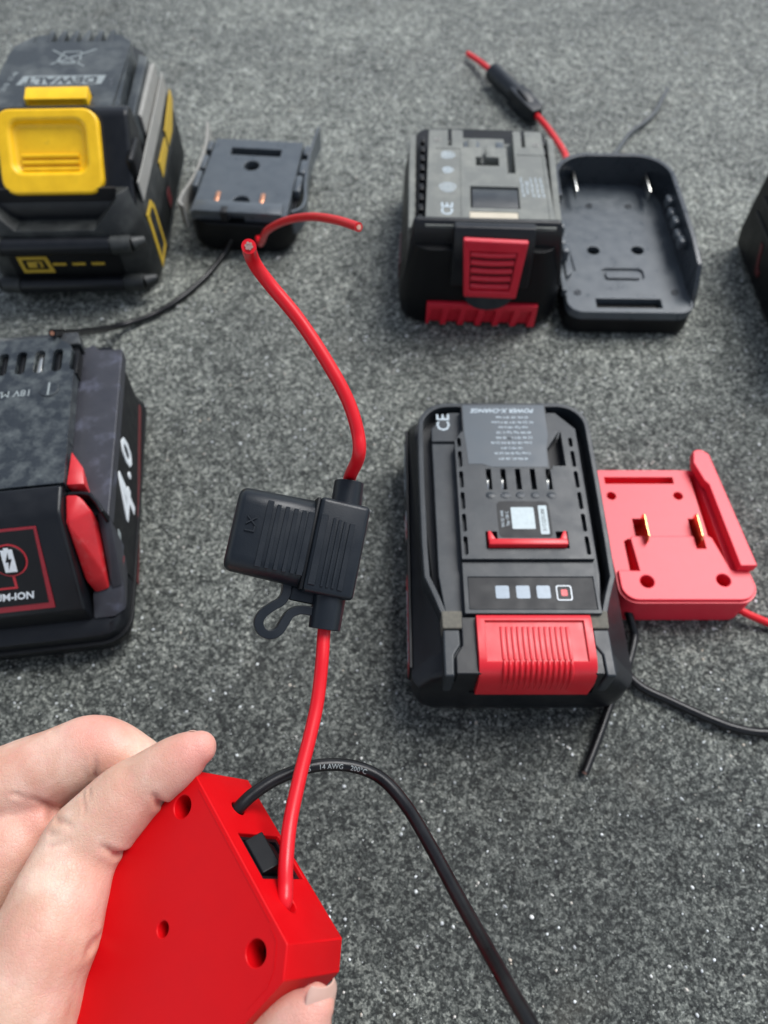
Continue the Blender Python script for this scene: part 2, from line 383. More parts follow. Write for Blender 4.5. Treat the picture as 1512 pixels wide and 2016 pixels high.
# ------------------------------------------------------------------ battery with wide red front button
def battery_red_button():
    T = thing('tool_battery', 'black battery with wide red ribbed front button and three pale charge lights', 'battery', (55,161.5,0), group='tool batteries on the concrete')
    b = MB(); b.loft([ringz(w, l, r, z, 0, cy) for w, l, r, z, cy in ((73,124,5,0,-2),(79,130,6,2.5,-1.5),(86,133,7,8,-1),(88,134,7,14,-.5),(88,134,7,26,0),(84,132.5,12,31,0),(81,132,12,34.5,0))])
    for v in b.bm.verts:
        if v.co.z > 26.5 and v.co.y < -20:
            lim = 44-(v.co.z-26)*1.35; k = min(1, (-20-v.co.y)/18); sg = 1 if v.co.x > 0 else -1
            v.co.x = sg*(abs(v.co.x)*(1-k)+min(abs(v.co.x), lim)*k)
    c = MB().box((-21.5,27), (-80,-60), (23.5,60))
    obj('lower_shell', b, 'black_abs', T, .6, cut=c)
    d = MB(); d.prism([(-25,-65.5),(31,-65.5),(31,-40),(33,-24),(33.4,52),(25,61.6),(-25,61.6),(-33.4,52),(-33,-24),(-31,-40),(-31,-65.5)], 30, 41)
    c = MB().box((-34.5,-22), (43.2,44.4), (39.6,50)).box((-20.8,26), (-80,-42.5), (20,60))
    obj('top_deck', d, 'charcoal', T, .7, cut=c)
    # raised rim round the back and both sides
    path = [(-31.5,-41.5),(-34,-34),(-37.6,-25),(-38.2,-10),(-38.5,20),(-38.4,48)] + arc(-25.5,52,12.8,180,90,8)[1:] + arc(25.5,52,12.8,90,0,8) + [(38.3,45),(38.2,20),(37.8,-10),(37.4,-25),(34,-34),(31.5,-41.5)]
    obj('rim', MB().strip(path, 2.4, 28, 42.6), 'charcoal', T, .5)
    for sx in (-1, 1):
        obj('corner_pad', MB().prism([(sx*24.4,-48),(sx*24.4,-40.5),(sx*32.6,-40.5),(sx*32.3,-48)][::sx], 33, 43.4), 'dirt_pad', T, .6)
        p = MB().prism([(sx*25.6,-48),(sx*32.3,-48),(sx*32.4,-67),(sx*28.4,-67),(sx*28.2,-58.5),(sx*25.6,-54.5)][::sx], 22, 42.7)
        obj('corner_post', p, 'charcoal', T, .9)
        obj('front_cheek', MB().prism([(sx*21.3+3,-43),(sx*25.1,-43),(sx*25.1,-54.8),(sx*27.8,-58.9),(sx*27.9,-66.4),(sx*21.3+3,-66.4)][::sx], 20, 43.4), 'black_abs', T, .6)
    # centre rail with contact slots
    xc = 3.3
    rail = MB().prism([(-23.5,-19.5),(30,-19.5),(30,41),(26.5,46),(19,46),(19,61.5),(-19.5,61.5),(-19.5,45),(-20,46),(-23.5,40)], 38, 47)
    cut = MB()
    for k in range(6):
        y0 = -17.5+k*10.9; l = 8.6 if k < 5 else 5
        for x in (-21.6, 28.1): cut.prism(rr(1.7, l, .8, x, y0+l/2, 4), 44.2, 50)
    for x in (-9.7,-3.4,3.0,9.4,16.2): cut.box((x-1.1,x+1.1), (14.2,25), (41.5,50))
    cut.prism([(17.3,24.8),(17.3,36),(24.4,47),(24.4,26.6),(18.6,26.6),(18.2,24.8)], 40.5, 51)
    cut.box((-13.2,20.6), (-14.6,-10.2), (43.6,50)).box((-13.2,-8.4), (-10.4,-6.6), (43.6,50)).box((15.8,20.6), (-10.4,-6.6), (43.6,50))
    r = obj('contact_rail', rail, 'charcoal', T, .3, cut=cut)
    obj('socket_shade', MB().prism([(17.4,25),(17.4,36),(24.2,46.6),(24.2,26.8)], 41.1, 41.3), 'socket_dark', r)  # near-black plate: shade of the deep notch put into its colour
    for x in (-9.7,-3.4,16.2):
        m = MB(); m.loft([[(x-.9+dx, y, z-t) for dx, t in ((0,0),(.7,0),(.7,3),(0,3))] for y, z, dx0 in ((15,44.6,0),(17,46.3,0),(19,46.7,0),(21.5,45.6,0),(24.5,43,0))])
        obj('contact', m, 'steel', r)
    for x, s in ((-9.7,'–'),(-3.4,'NTC'),(3.0,'NC'),(9.4,'ID'),(16.2,'+')):
        ringm = MB(); P = [(x+2.1*math.cos(a), 11.2+1.75*math.sin(a), 47.0) for a in np.linspace(0, 2*math.pi, 25)[:-1]]
        ringm.loft([[(px_, py_, z) for px_, py_, z in P], [((px_-x)*.9+x, (py_-11.2)*.88+11.2, 47.12) for px_, py_, z in P]])
        obj('terminal_mark', ringm, 'charcoal', r)
        text('lettering', s, 2.2 if len(s) > 1 else 3.4, 'print_faint', r, (x, 11.2, 47.16), (0,0,180), .05, .03)
    # rating label
    lab = obj('rating_label', MB().prism([(-19,60.8),(18.4,60.8),(18.4,43),(17,36.5),(16.4,26),(-8,26),(-12,27.6),(-18,27.6),(-18.6,40),(-19,45)], 46.9, 47.12), 'label_blue', T)
    text('lettering', 'POWER X-CHANGE', 3.4, 'print_pale', lab, (-.8,57.6,47.16), (0,0,180), .03, .06, .25, .95)
    for i in range(9):
        y = 53.6-i*2.9
        ln = ''.join(random.choice(['Li-Ion ','18 V ','2,5 Ah ','45 Wh ','130 ','C ','max ','AC ','Typ ']) for _ in range(4+i%2))
        text('lettering', ln, 1.7, 'print_pale', lab, (1.5 if i > 4 else 3.0, y, 47.16), (0,0,180), .03, .02, 0, .9 if i > 4 else 1)
    obj('rivet', MB().cyl((1.2,42,46.9), (1.2,42,47.5), 1.15, .8), 'label_blue', lab)
    text('lettering', 'CE', 8.5, 'print_pale', T, (-27.3,55.5,41.06), (0,0,90), .05, .05)
    # black sticker: its square code is left blank
    st = obj('sticker', MB().prism(rr(22, 17.5, 2, 3.5, -.6, 5), 46.95, 47.14), 'label_black', T)
    obj('white_square', MB().prism(rr(9.6, 10.6, .5, 3.0, -.2, 4), 47.13, 47.18), 'paper', st)
    obj('white_strip', MB().prism(rr(3.6, 14, .5, 11.5, -1.0, 4), 47.13, 47.18), 'paper', st)
    text('lettering', '31CQ5U88', 2.3, 'label_black', st, (11.5,-1.2,47.2), (0,0,90), .02)
    for i, s in enumerate(('SN 22 1045', 'Typ 130 C')): text('lettering', s, 1.7, 'print_pale', st, (-5.6+i*2.1,-.5,47.16), (0,0,90), .03)
    la = MB().box((-12.4,19.8), (-14.2,-11.2), (42,49.6), .7).prism([(-12.4,-13.5),(-9.6,-13.5),(-9.6,-10.5),(-11.2,-7.2),(-12.4,-7.2)], 42, 48.6, bev=.3).prism([(19.8,-13.5),(19.8,-7.2),(18.6,-7.2),(17,-10.5),(17,-13.5)], 42, 48.6, bev=.3)
    obj('red_latch', la, 'red_button', T)
    # front housing, charge lights
    hp = MB().prism([(-23.5,-42.6),(30,-42.6),(30,-19.8),(-23.5,-19.8)], 37, 45.2)
    h = obj('front_housing', hp, 'charcoal', T, .5, cut=MB().box((-21.6,28.6), (-40.8,-26.6), (44.7,50)))
    pn = obj('light_panel', MB().box((-21.4,28.4), (-40.6,-26.8), (44,44.85)), 'label_black', T)
    for x in (-8.1,.1,8.2): obj('charge_light', MB().prism(rr(5.4, 5.6, .7, x, -33.2, 4), 44.6, 44.95), 'led_pale', pn)
    cb = obj('charge_button', MB().prism(rr(6.2, 6.6, 1, 16.3, -33.6, 5), 44.6, 45.0), 'print_white', pn)
    obj('button_face', MB().prism(rr(5.2, 5.6, .7, 16.3, -33.6, 5), 44.8, 45.12), 'label_black', cb)
    obj('button_dot', MB().prism(rr(2.5, 2.8, .4, 16.3, -33.6, 4), 44.9, 45.2), 'red_button', cb)
    # red release button
    prof = [(-43.4,36),(-43.4,45.6),(-45,46.4),(-61,46.2),(-64.6,45),(-67,42),(-68.2,37),(-68.4,25.6),(-66,24.6),(-60,24.6),(-60,36)]
    bt = MB().prism(prof, -19.4, 24.9, 'x')
    bt = obj('release_button', bt, 'red_button', T, 1.5, seg=4, cut=MB().box((-16.3,21.8), (-62.2,-46), (45.3,50)))
    for k in range(13):
        x = -9.9+k*2.1
        obj('rib', MB().box((x-.72,x+.72), (-61.6,-48.2), (45.0,45.75), .25, 2), 'red_button', bt)
        q = [(x,-61.8,46.05),(x,-64.6,45.0),(x,-66.9,41.8),(x,-68.1,37),(x,-68.3,32)]
        obj('rib', MB().tube(smooth_path(q, 4), 1, 10, rs=[.25+.62*math.sin(math.pi*min(1,(i+1)/14)) for i in range(17)]), 'red_button', bt)
    # print on the left side panel
    sp = obj('side_panel', MB().prism([(-58,12),(62,12),(62,27),(-58,27)], -44.9, -43.6, 'x'), 'label_black', T, .4)
    obj('red_band', MB().prism([(-57,13),(-12,13),(-16,26),(-57,26)], -45.05, -44.8, 'x'), 'print_red', sp)
    obj('red_band', MB().prism([(14,13),(22,13),(10,26),(2,26)], -45.05, -44.8, 'x'), 'print_red', sp)
    text('lettering', 'POWER', 8, 'print_pale', sp, (-45.0,44,19.5), (90,0,-90), .08, .15, .2)
    text('lettering', 'X', 13, 'print_white', sp, (-45.0,12,19.5), (90,0,-90), .12, .5)
    text('lettering', 'CHANGE', 8, 'print_pale', sp, (-45.1,-36,19.5), (90,0,-90), .1, .15, .2)
battery_red_button()

# ------------------------------------------------------------------ pink-red 3-D printed adapter beside it
def printed_adapter():
    T = thing('battery_adapter', 'bright red 3D printed battery adapter tray with two upright brass blades', 'adapter', (132,170,0), group='battery adapters')
    out = [(-29.5,-18)] + arc(-21.5,-26,8,180,270,8) + arc(22.5,-25.5,8.5,-90,0,8) + [(30,-18),(27.5,10),(26,36.3),(-31,36.3)]
    b = MB().prism(out, 0, 17.8)
    c = MB().box((-26.5,6.5), (28.4,32.4), (12.2,30))
    for x, y, r, z in ((-24.6,21.6,2.3,11),(6.9,21.6,2.3,11)): c.cyl((x,y,z), (x,y,30), r, n=20)
    c.box((-17.2,-12.4), (-5.6,9), (9.8,30)).box((8.6,13), (-7.6,9), (9.8,30))
    c.prism([(-22.8,-18.6),(-19.2,-18.6),(-20.4,-1.5),(-23,-3)], 9, 30)
    c.prism([(16.6,-17.8),(21.4,-17.8),(17.4,34),(14.4,34)], 11, 30)
    for x, y in ((-16.8,-24.2),(16.8,-23.6)): c.cyl((x,y,6), (x,y,30), 3.0, n=22)
    obj('tray', b, 'red_printed', T, .5, cut=c)
    p = MB().prism([(-28.6,-18.5),(-19,-18.8),(-20.2,-2.2),(-19.4,-1.2),(-12.6,-1.2),(8.8,-1.2),(8.8,-7.6),(13,-7.6),(13,-1.2),(15.6,-1.2),(16.8,-2.2),(21.4,-18.6),(29.2,-18.6),(29.6,-25)] + arc(22.5,-25.5,7.6,0,-90,8)[1:] + arc(-21.5,-26,7.1,270,180,8), 17, 19.4)
    c = MB()
    for x, y in ((-16.8,-24.2),(16.8,-23.6)): c.cyl((x,y,6), (x,y,30), 3.0, n=22)
    obj('step_plate', p, 'red_printed', T, .45, cut=c)
    r = MB().prism([(15.2,36.6),(16.5,43.2),(18.5,44.4),(21.5,44),(24,41.5),(31.2,-19),(23.5,-19),(19.8,24),(18.2,26)], 18.8, 24)
    obj('side_rail', r, 'red_printed', T, .7)
    obj('rail_wall', MB().prism([(19.6,36.2),(25.4,36.2),(30,-18.8),(24.6,-18.8)], 17, 19), 'red_printed', T)
    for x in (-13.4, 10.6): obj('brass_blade', MB().prism([(-5.2,8),(8.6,8),(8.6,22.5),(7.4,24),(-3.8,24),(-5.2,22.5)], x-.22, x+.22, 'x'), 'brass', T, .15)
    wire('red_wire', [(26,-31,6),(32,-34,5),(40,-37,3.5),(52,-42,2.4),(72,-50,2.2),(96,-52,2.2)], 1.75, 'red_wire', T)
    world_part(wire('black_wire', [(108,142,8),(110.00,132.52,5.00),(111.33,127.89,2.20),(108.57,119.64,2.00),(104.41,111.07,2.00),(98.74,102.07,2.00),(94.87,95.49,2.00),(88.42,82.77,2.00),(80.75,68.79,2.00)], 1.85, 'black_wire', None, core_end=1), T)
printed_adapter()
bw = wire('black_wire', [(98,122,2),(103,113,2),(109.98,104.29,2.00),(121.32,98.10,2.00),(134.78,91.19,2.00),(146.35,86.53,2.00),(158.97,84.85,2.00),(178.25,87.37,2.00),(200.09,89.48,2.00)], 1.9, 'black_wire', None)
bw['label'] = 'loose black wire lying on concrete below the red printed adapter'; bw['category'] = 'wire'

# ------------------------------------------------------------------ battery with dusty grey deck and ribbed red latch
def battery_grey_deck():
    T = thing('tool_battery', 'black battery with dusty grey top deck, small square red latch and red vents', 'battery', (56,375,0), -2.5, group='tool batteries on the concrete')
    b = MB(); b.loft([ringz(w, l, r, z, 0, cy) for w, l, r, z, cy in ((84,120,10,0,10),(90,125,13,4,10.5),(92,126,14,12,10.8),(91,126,14,24,10.8),(88,123,13,34,10.6),(82,119,12,44,10),(78,113,10,50,7.5))])
    c = MB().box((-29.5,33.5), (-80,-48.5), (1.6,17.6))
    obj('shell', b, 'black_matte', T, .5, cut=c)
    # side rails in dusty grey
    for sx in (-1, 1):
        obj('side_skirt', MB().prism([(sx*37.5,-36),(sx*41.5,-36),(sx*43,50),(sx*39,52)][::sx], 40, 53.5), 'deck_grey', T, .8)
        rk = obj('side_rack', MB().box((min(sx*33.4,sx*37.2),max(sx*33.4,sx*37.2)), (-38,46), (44,52)), 'black_matte', T)
        for k in range(9): obj('tooth', MB().box((min(sx*33.6,sx*36.4),max(sx*33.6,sx*36.4)), (-35+k*9,-29.5+k*9), (51.5,57.5), .6), 'black_matte', rk)
    # deck
    d = MB().prism([(-32.5,-42),(36.5,-42),(34,46),(-31.5,46)], 44, 60)
    c = MB()
    for x in (-18.2,-19+36.5): pass
    c.box((-20.4,-18.2), (30,60), (53,70)).box((22,24.2), (30,60), (53,70))
    c.box((-11.6,17.2), (29,60), (55,70)).prism([(13,60),(13,5),(17.4,5),(17.4,60)], 52, 70)
    c.box((-4.6,8.4), (11.5,19.6), (53,70)).box((-8.2,18.2), (-26.5,-7.6), (54,70)).box((-1.2,1.2), (18,32), (56,70))
    c.box((-27.6,-13.4), (-37,27.4), (59.6,70)).box((18.6,33.4), (-37,22.6), (59.6,70)).box((-9,17), (-44,-29.6), (59.5,70))
    dk = obj('top_deck', d, 'deck_grey', T, .45, cut=c)
    obj('stop_block', MB().box((1.4,6.4), (19.8,31), (54,60.2), .4).box((-8.5,-3.5), (33,44), (50,56.2), .4), 'deck_grey', dk)
    obj('inner_terminal', MB().box((-11,-1.6), (31,42), (50,55.6), .5).box((8,12.6), (31,42), (50,55.6), .5), 'adapter_slate', dk)
    obj('centre_latch', MB().prism([(-26,54),(-26,59.4),(-22.5,60.4),(-11,60.4),(-8,58.6),(-8,54)], -7.6, 17.6, 'x'), 'charcoal', dk, .6)
    obj('pale_patch', MB().box((-8.8,16.8), (-42.1,-29.8), (59.3,59.75)), 'cream_patch', dk)
    for x, y in ((-26.4,35.5),(30.4,32.5)): screw(dk, (x,y,60.3), 2.1, 'grey_strip')
    # printed signs on the left strip, text block on the right strip
    text('lettering', 'CE', 9, 'print_pale', dk, (-20.6,-27.5,59.66), (0,0,90), .04, .08)
    for k, (y, r) in enumerate(((-8.5,4.2),(7.2,2.8),(21.5,3.6))):
        for j, f in enumerate((1, .62, .3)):
            P = [(-20.6+r*f*math.cos(a)*(1+.12*math.sin(3*a+k)), y+r*f*.95*math.sin(a)) for a in np.linspace(0, 2*math.pi, 19)]
            obj('printed_sign', MB().strip(P, .5, 59.55, 59.68+.004*j), 'print_pale', dk)
    for i in range(5):
        text('lettering', '18V Li-Ion' if i == 1 else 'Li-Ion 18V Li-Ion 18V', 2.0 if i != 1 else 2.8, 'print_pale', dk, (20.4+i*2.7,-7,59.66), (0,0,-87), .03, .03)
    # front housing
    pr = [(-36,40),(-41,58),(-43,61.8),(-46.5,62),(-50,56),(-52.4,42),(-53.8,30),(-54,24),(-40,24),(-30,30)]
    h = MB().prism(pr, -44.5, 45.5, 'x', bev=0)
    for v in h.bm.verts:
        if v.co.z > 24: v.co.x *= (1-(v.co.z-24)*.0036)
        v.co.y += abs(v.co.x)**2*.0042
    fh = obj('front_housing', h, 'black_abs', T, 2.2, seg=4)
    obj('housing_brow', MB().prism([(-37,56),(-41.5,62.4),(-46.8,62.8),(-51,55.5),(-53.2,42),(-54.4,30),(-50,30),(-40,50)], -17.5, 25.5, 'x'), 'black_abs', fh, 1.2)
    # red latch on the sloping front
    def fy(z): return -49.3-(60-z)*.118
    lp = [(-12.6,59.6),(21.6,58.8),(19.6,24.6),(-9.6,25)]
    lt = MB(); lt.loft([[(x, fy(z)-.6, z) for x, z in lp], [(x*.985+.06, fy(z)-3.6, z*.985+.6) for x, z in lp]])
    cc = MB(); cc.loft([[(x, fy(z)-1.2, z) for x, z in ((-8.4,53),(16.6,52.6),(15.2,29),(-6.6,29))], [(x, fy(z)-8, z) for x, z in ((-8.4,53),(16.6,52.6),(15.2,29),(-6.6,29))]])
    lo = obj('red_latch', lt, 'red_rib', T, .8, cut=cc)
    for k in range(5):
        z = 50.6-k*4.75; P = [(x, fy(z)-1.55, z-.0045*(12.5**2-(x-4.2)**2)) for x in np.linspace(-7.8+k*.35, 16-k*.3, 9)]
        obj('rib', MB().tube(P, 1.75, 10), 'red_rib', lo)
    half = [(4.5+13.5*math.cos(a), 25+11*math.sin(a)) for a in np.linspace(math.pi, 2*math.pi, 17)]
    obj('lower_tab', MB().prism(half, -54.6, -53.2, 'y'), 'charcoal', T, .4)
    # red vent grille
    vg = MB().prism([(-29.4,1.8),(33.4,1.8),(33.4,17.4),(-29.4,17.4)], -54.4, -50, 'y'); c = MB()
    for k in range(6):
        x = -26.6+k*10.1; c.prism([(x-2,-2),(x+4.6,-2),(x+6.8,13.4),(x+.4,13.4)], -60, -51.4, 'y')
    obj('vent_grille', vg, 'red_rib', T, .5, cut=c)
    obj('side_print', MB().prism([(-30,14),(0,16),(0,23),(-30,25)], -46.3, -45.2, 'x'), 'print_dark_red', T)
battery_grey_deck()

# ------------------------------------------------------------------ inline fuse holder lying on the ground
def barrel_fuse():
    a = np.array((83.63,585.47,8.00)); b = np.array((111.03,528.61,7.00)); L = np.linalg.norm(b-a); d = (b-a)/L
    T = thing('fuse_holder', 'small black inline fuse holder lying on concrete behind the grey topped battery', 'fuse holder', (float((a+b)[0]/2), float((a+b)[1]/2), 0), group='inline fuse holders')
    u = np.cross(d, [0,0,1]); u /= np.linalg.norm(u)
    world_part(obj('fuse_barrel', MB().cyl(a, a+d*.56*L, 7.0, 6.6, 28), 'black_fuse', None, .6), T)
    def sec(t, w, h): c = a+d*t*L; return [tuple(c+u*sx*w+np.array([0,0,sz*h])) for sx, sz in ((-1,-1),(1,-1),(1,1),(-1,1))]
    world_part(obj('fuse_socket', MB().loft([sec(.5,6.2,6.2), sec(.68,6.4,6), sec(.9,6,5.6), sec(1,4.4,4.4)]), 'black_fuse', None, 1.0), T)
    world_part(obj('lock_tab', MB().loft([sec(.6,2.6,7.8), sec(.8,2.6,7.4), sec(.88,2,5)]), 'black_fuse', None, .4), T)
    e = np.array((66.94,623.31,3.00)); f = np.array((75.08,604.99,6.00))
    world_part(wire('red_wire', [a+d*4, a, f, e], 2.1, 'red_wire', None), T)
    world_part(wire('red_wire', [b-d*4, b, np.array((117.35,514.85,6.00)), np.array((121.25,492.44,9.00)), np.array((122.36,470.70,14.00)), np.array((120.66,453.58,18.00))], 2.2, 'red_wire', None), T)
def slate_adapter():
    T = thing('battery_adapter', 'slate black battery adapter cradle with tall rounded back wall and two steel blades', 'adapter', (141,377,0), -1, group='battery adapters')
    out = rr(72, 118, 8, 0, -1)
    body = [(-36,-52)] + arc(-27,-52,9,180,270,6)[1:] + arc(27,-52,9,270,360,6) + [(36.5,30)] + arc(14.5,38,22,0,90,10) + arc(-14.5,38,22,90,180,10) + [(-36,30)]
    obj('base', MB().prism(body, 0, 11), 'black_matte', T, 1.5, seg=3)
    fl = MB().prism(body, 10.8, 15)
    c = MB().box((-18.8,18.4), (-56,-48.4), (4,30))
    for x, y in ((-14.5,-6.6),(12.2,-6)): c.cyl((x,y,8), (x,y,30), 3.7, n=22)
    c2 = rr(24.5, 10.5, 3.2, 0, -27.6, 5); c.prism(c2, 13.6, 30)
    c.prism([(-28.6,-25),(-27.6,-25),(-31,22),(-32,22)], 14, 30)
    f = obj('floor', fl, 'adapter_slate', T, .6, cut=c)
    obj('raised_bar', MB().prism(rr(20, 6, 1.5, 0, -28, 5), 13.5, 15.1), 'adapter_slate', f, .4)
    obj('window_liner', MB().box((-18.6,18.2), (-55.8,-48.6), (4.2,4.8)), 'socket_dark', f)
    for x, y in ((-28.4,-43.6),(27.6,-42.8),(-11.6,36),(13,36)): screw(f, (x,y,15.5), 2.3, 'adapter_grey')
    # wall: low at the front corners, rounded and tall at the back
    path = [(36.3,-40),(36.4,-20),(36.3,10),(36,32)] + arc(14,38,22,-5,90,12) + arc(-14,38,22,90,185,12) + [(-36,28),(-36,18)]
    P = np.array(path); m = MB(); T_ = np.gradient(P, axis=0); T_ /= np.linalg.norm(T_, axis=1)[:,None]; N = np.stack([-T_[:,1], T_[:,0]], 1)
    hz = [35 for _ in P]; hz[0] = 33
    m.loft([[(*(p+n*1.6), 12), (*(p-n*1.6), 12), (*(p-n*1.6), h), (*(p+n*1.6), h)] for p, n, h in zip(P, N, hz)])
    w = obj('wall', m, 'adapter_grey', T, .7)
    obj('wall_end', MB().prism([(-40,12),(-40,33),(-47,24),(-52,14),(-52,12)], 34.8, 37.8, 'x'), 'adapter_grey', w, .5)
    for k, y in enumerate((24,14,4,-6,-14)):
        obj('side_lug', MB().box((30.6,35.2), (y-3.4,y+3.4), (24,28.4 if k % 2 else 30), 1.2, 3), 'adapter_slate', w)
    obj('inner_rail', MB().prism([(-34.5,12),(-28.6,12),(-30.6,-30),(-34.5,-34)], 14.5, 18.2), 'adapter_slate', T, .8)
    for k, y in enumerate((16,5,-6,-17)):
        obj('side_lug', MB().box((-36.5,-32.2), (y-3.6,y+3.6), (16,25 if k % 2 else 22), 1.2, 3), 'adapter_slate', T)
    obj('left_wall', MB().prism([(-37.6,30),(-34.6,30),(-34.6,-44),(-37.6,-44)], 12, 17), 'adapter_slate', T, .6)
    obj('front_lip', MB().strip([(-35,-46)] + arc(-27,-52,8.2,180,270,6) + arc(27,-52,8.2,270,360,6) + [(35,-46)], 1.3, 14.8, 16.2), 'adapter_slate', T, .3)
    for x in (-21.5,24): obj('steel_blade', MB().box((x-.55,x+.55), (36,62), (20,26), .2), 'steel', T)
    world_part(wire('grey_wire', [np.array((155.75,472.96,10.00)), np.array((162.63,487.02,6.00)), np.array((177.01,513.55,3.00)), np.array((190.88,528.39,2.60)), np.array((200.88,541.62,2.60)), np.array((208.36,556.58,2.60)), np.array((215.68,571.98,2.60))], 1.6, 'grey_wire', None), T)
slate_adapter()
barrel_fuse()

# ------------------------------------------------------------------ yellow and black battery
def battery_yellow():
    T = thing('tool_battery', 'worn black battery with big yellow release button and crossed-out bin symbol', 'battery', (-184,415,0), 1.5, group='tool batteries on the concrete')
    b = MB(); b.loft([ringz(w, l, r, z, 0, cy) for w, l, r, z, cy in ((86,134,12,0,4),(93,141,15,3,4.5),(97,146,18,10,5),(97,146,18,38,5),(95,143,18,46,6),(91,139,16,54,8),(86,134,14,60,9))])
    obj('shell', b, 'dewalt_side', T, .6, cut=MB().prism([(-38,70),(38,70),(36,58),(22,45),(-22,45),(-36,58)], -90, -52, 'y'))
    obj('recess_shade', MB().box((-36,36), (-53,-51.4), (44,62)), 'socket_dark', T)  # dark panel added so the recess under the button reads as shadow
    # upper rails and deck
    obj('rail_base', MB().prism([(-36,-10),(36,-10),(36,74),(28,82),(-28,82),(-36,74)], 56, 70), 'dewalt_side', T, .8)
    d = MB().prism([(-37.5,-14),(37.5,-14),(34,52),(32.5,62),(24,72),(-24,72),(-36,58),(-37,48)], 70, 82)
    c = MB().box((33.2,34.4), (-20,56), (81,90)).box((-15.2,20.5), (-7.2,3.6), (80.6,90))
    for k in range(5): c.box((-15.6+k*7.4,-12.4+k*7.4), (64,80), (72,90))
    c.box((-26,26), (62,80), (81.2,90))
    dk = obj('top_deck', d, 'dewalt_top', T, .7, cut=c)
    for k in range(6): obj('contact_rib', MB().box((-18.8+k*7.4,-15.8+k*7.4), (60,77), (72,81.6), .7), 'dewalt_top', dk)
    obj('side_step', MB().prism([(37.6,-8),(43.5,-8),(42,56),(36,60)], 56, 76), 'dewalt_top', T, 1.2)
    obj('dusty_rail', MB().prism([(41,2),(45.2,0),(44.6,60),(41,56)], 58, 71.5), 'grey_strip', T, 1.4)
    obj('pale_ridge', MB().strip([(47.6,-48),(47.4,-20),(46.6,30),(45.6,66)], 1.1, 50, 62), 'grey_strip', T, .5)
    # raised marks on the deck: crossed-out bin, name, small figures
    def bar(x0, y0, x1, y1, w=1.0): obj('bin_symbol', MB().strip([(x0,y0),((x0+x1)/2,(y0+y1)/2),(x1,y1)], w, 81.8, 82.2), 'print_grey', dk)
    bar(-10,36,14,53,1.1); bar(-12,52.5,10,33.5,.9); bar(-4.5,50,5.5,50); bar(-4.5,50,-6.8,38.5); bar(5.5,50,6.4,38.5); bar(-6.8,38.4,6.4,38.2); bar(-4.6,36.6,4.4,36.4, .8); bar(5.8,41.5,6.2,39)
    plate = obj('name_plate', MB().prism([(-25,14.2),(23.2,14.2),(24.6,23.6),(-22.6,23.6)], 81.9, 82.12), 'print_grey', dk)
    text('lettering', 'DEWALT', 9.6, 'dewalt_top', plate, (-.5,18.9,82.16), (0,0,180), .05, .35, 0, 1.08)
    text('lettering', '2018  17-48', 4.2, 'print_grey', dk, (-29.5,18,82.08), (0,0,80), .04, .05)
    text('lettering', 'Li-Ion', 4.0, 'print_faint', dk, (29.2,16,82.08), (0,0,-82), .04, .05)
    # yellow catch
    cm = MB().prism([(3,78),(3,86.8),(1.4,87.4),(-6.2,85.2),(-6.6,78)], -14.5, 19.8, 'x')
    obj('yellow_catch', cm, 'yellow', T, .9, cut=MB().prism([(-9,84),(-4.4,85),(-4.4,82),(-9,81)], -12.5, 17, 'x'))
    # front hump: lofted rounded sections leaning forward
    hp = MB(); rings = []
    for y, z, w, h in ((-14,82,80,3),(-17,86,80,4),(-25,84,80,4),(-46,62,78,4),(-55,51,75,4),(-56,43,70,3),(-50,33,64,3)):
        pass
    prof = [(-10,60),(-11,83),(-15,86.4),(-22,86.4),(-50,59),(-56,49),(-55,40),(-48,32),(-30,32)]
    hp.prism(prof, -43, 45, 'x')
    obj('front_hump', hp, 'black_abs', T, 9, seg=6)
    obj('hump_wing', MB().box((43,47.5), (-44,-22), (52,73), 2.5, 3), 'black_matte', T)
    # yellow button set into the slope
    def slope(u, v, n):     # u across, v down the slope from the top, n out of it
        s = math.sqrt(.5); return (u, -21-v*.715-n*.699+.6, 87-v*.699+n*.715+1.0)
    def plate_on_slope(uv, n0, n1): m = MB(); m.loft([[slope(u, v, n0) for u, v in uv], [slope(u, v, n1) for u, v in uv]]); return m
    o1 = [(x, -y) for x, y in rr(55, 43, 8, 2.6, -22.6, 6)]
    obj('button_gap', plate_on_slope([(x, -y) for x, y in rr(58, 46, 9, 2.6, -22.6, 6)], -1, .35), 'socket_dark', T)
    i1 = [(x, -y) for x, y in rr(40, 27, 5, 2.2, -19.6, 6)]
    cb = MB(); cb.loft([[slope(u, v, .6) for u, v in [(x, -y) for x, y in rr(37, 23, 5, 2.4, -20, 6)]], [slope(u, v, 8) for u, v in [(x, -y) for x, y in rr(45, 31, 6, 2.4, -20, 6)]]])
    yb = obj('yellow_button', plate_on_slope(o1, -2, 4.2), 'yellow', T, 1.6, cut=cb, seg=4)
    for k in range(3):
        v = 24.2+k*3.4; P = [slope(u, v, 1.5) for u in np.linspace(-13, 17.5, 7)]
        obj('grip_rib', MB().tube(P, 1.1, 8), 'yellow', yb)
    # lower front: recess, two protective bars, charge gauge
    for z, x1 in ((38.5, 42), (12, 45)):
        bb = obj('guard_bar', MB().cyl((-30,-70.5,z), (30,-70.5,z), 4.6, n=18), 'black_abs', T, .4)
        for sx in (-1, 1):
            obj('bar_sleeve', MB().cyl((sx*30,-70.3,z), (sx*41,-69.6,z), 5.1, 4.9, 18), 'dewalt_side', bb, .5)
            obj('bar_end', MB().cyl((sx*41,-69.4,z), (sx*48,-66,z), 4.2, 2.2, 16), 'dewalt_side', bb, .5)
    gp = obj('gauge_panel', MB().box((-31,31), (-69.4,-66), (16,35), .4), 'black_matte', T)
    def flat(uv): return MB().prism(uv, -69.8, -69.2, 'y')
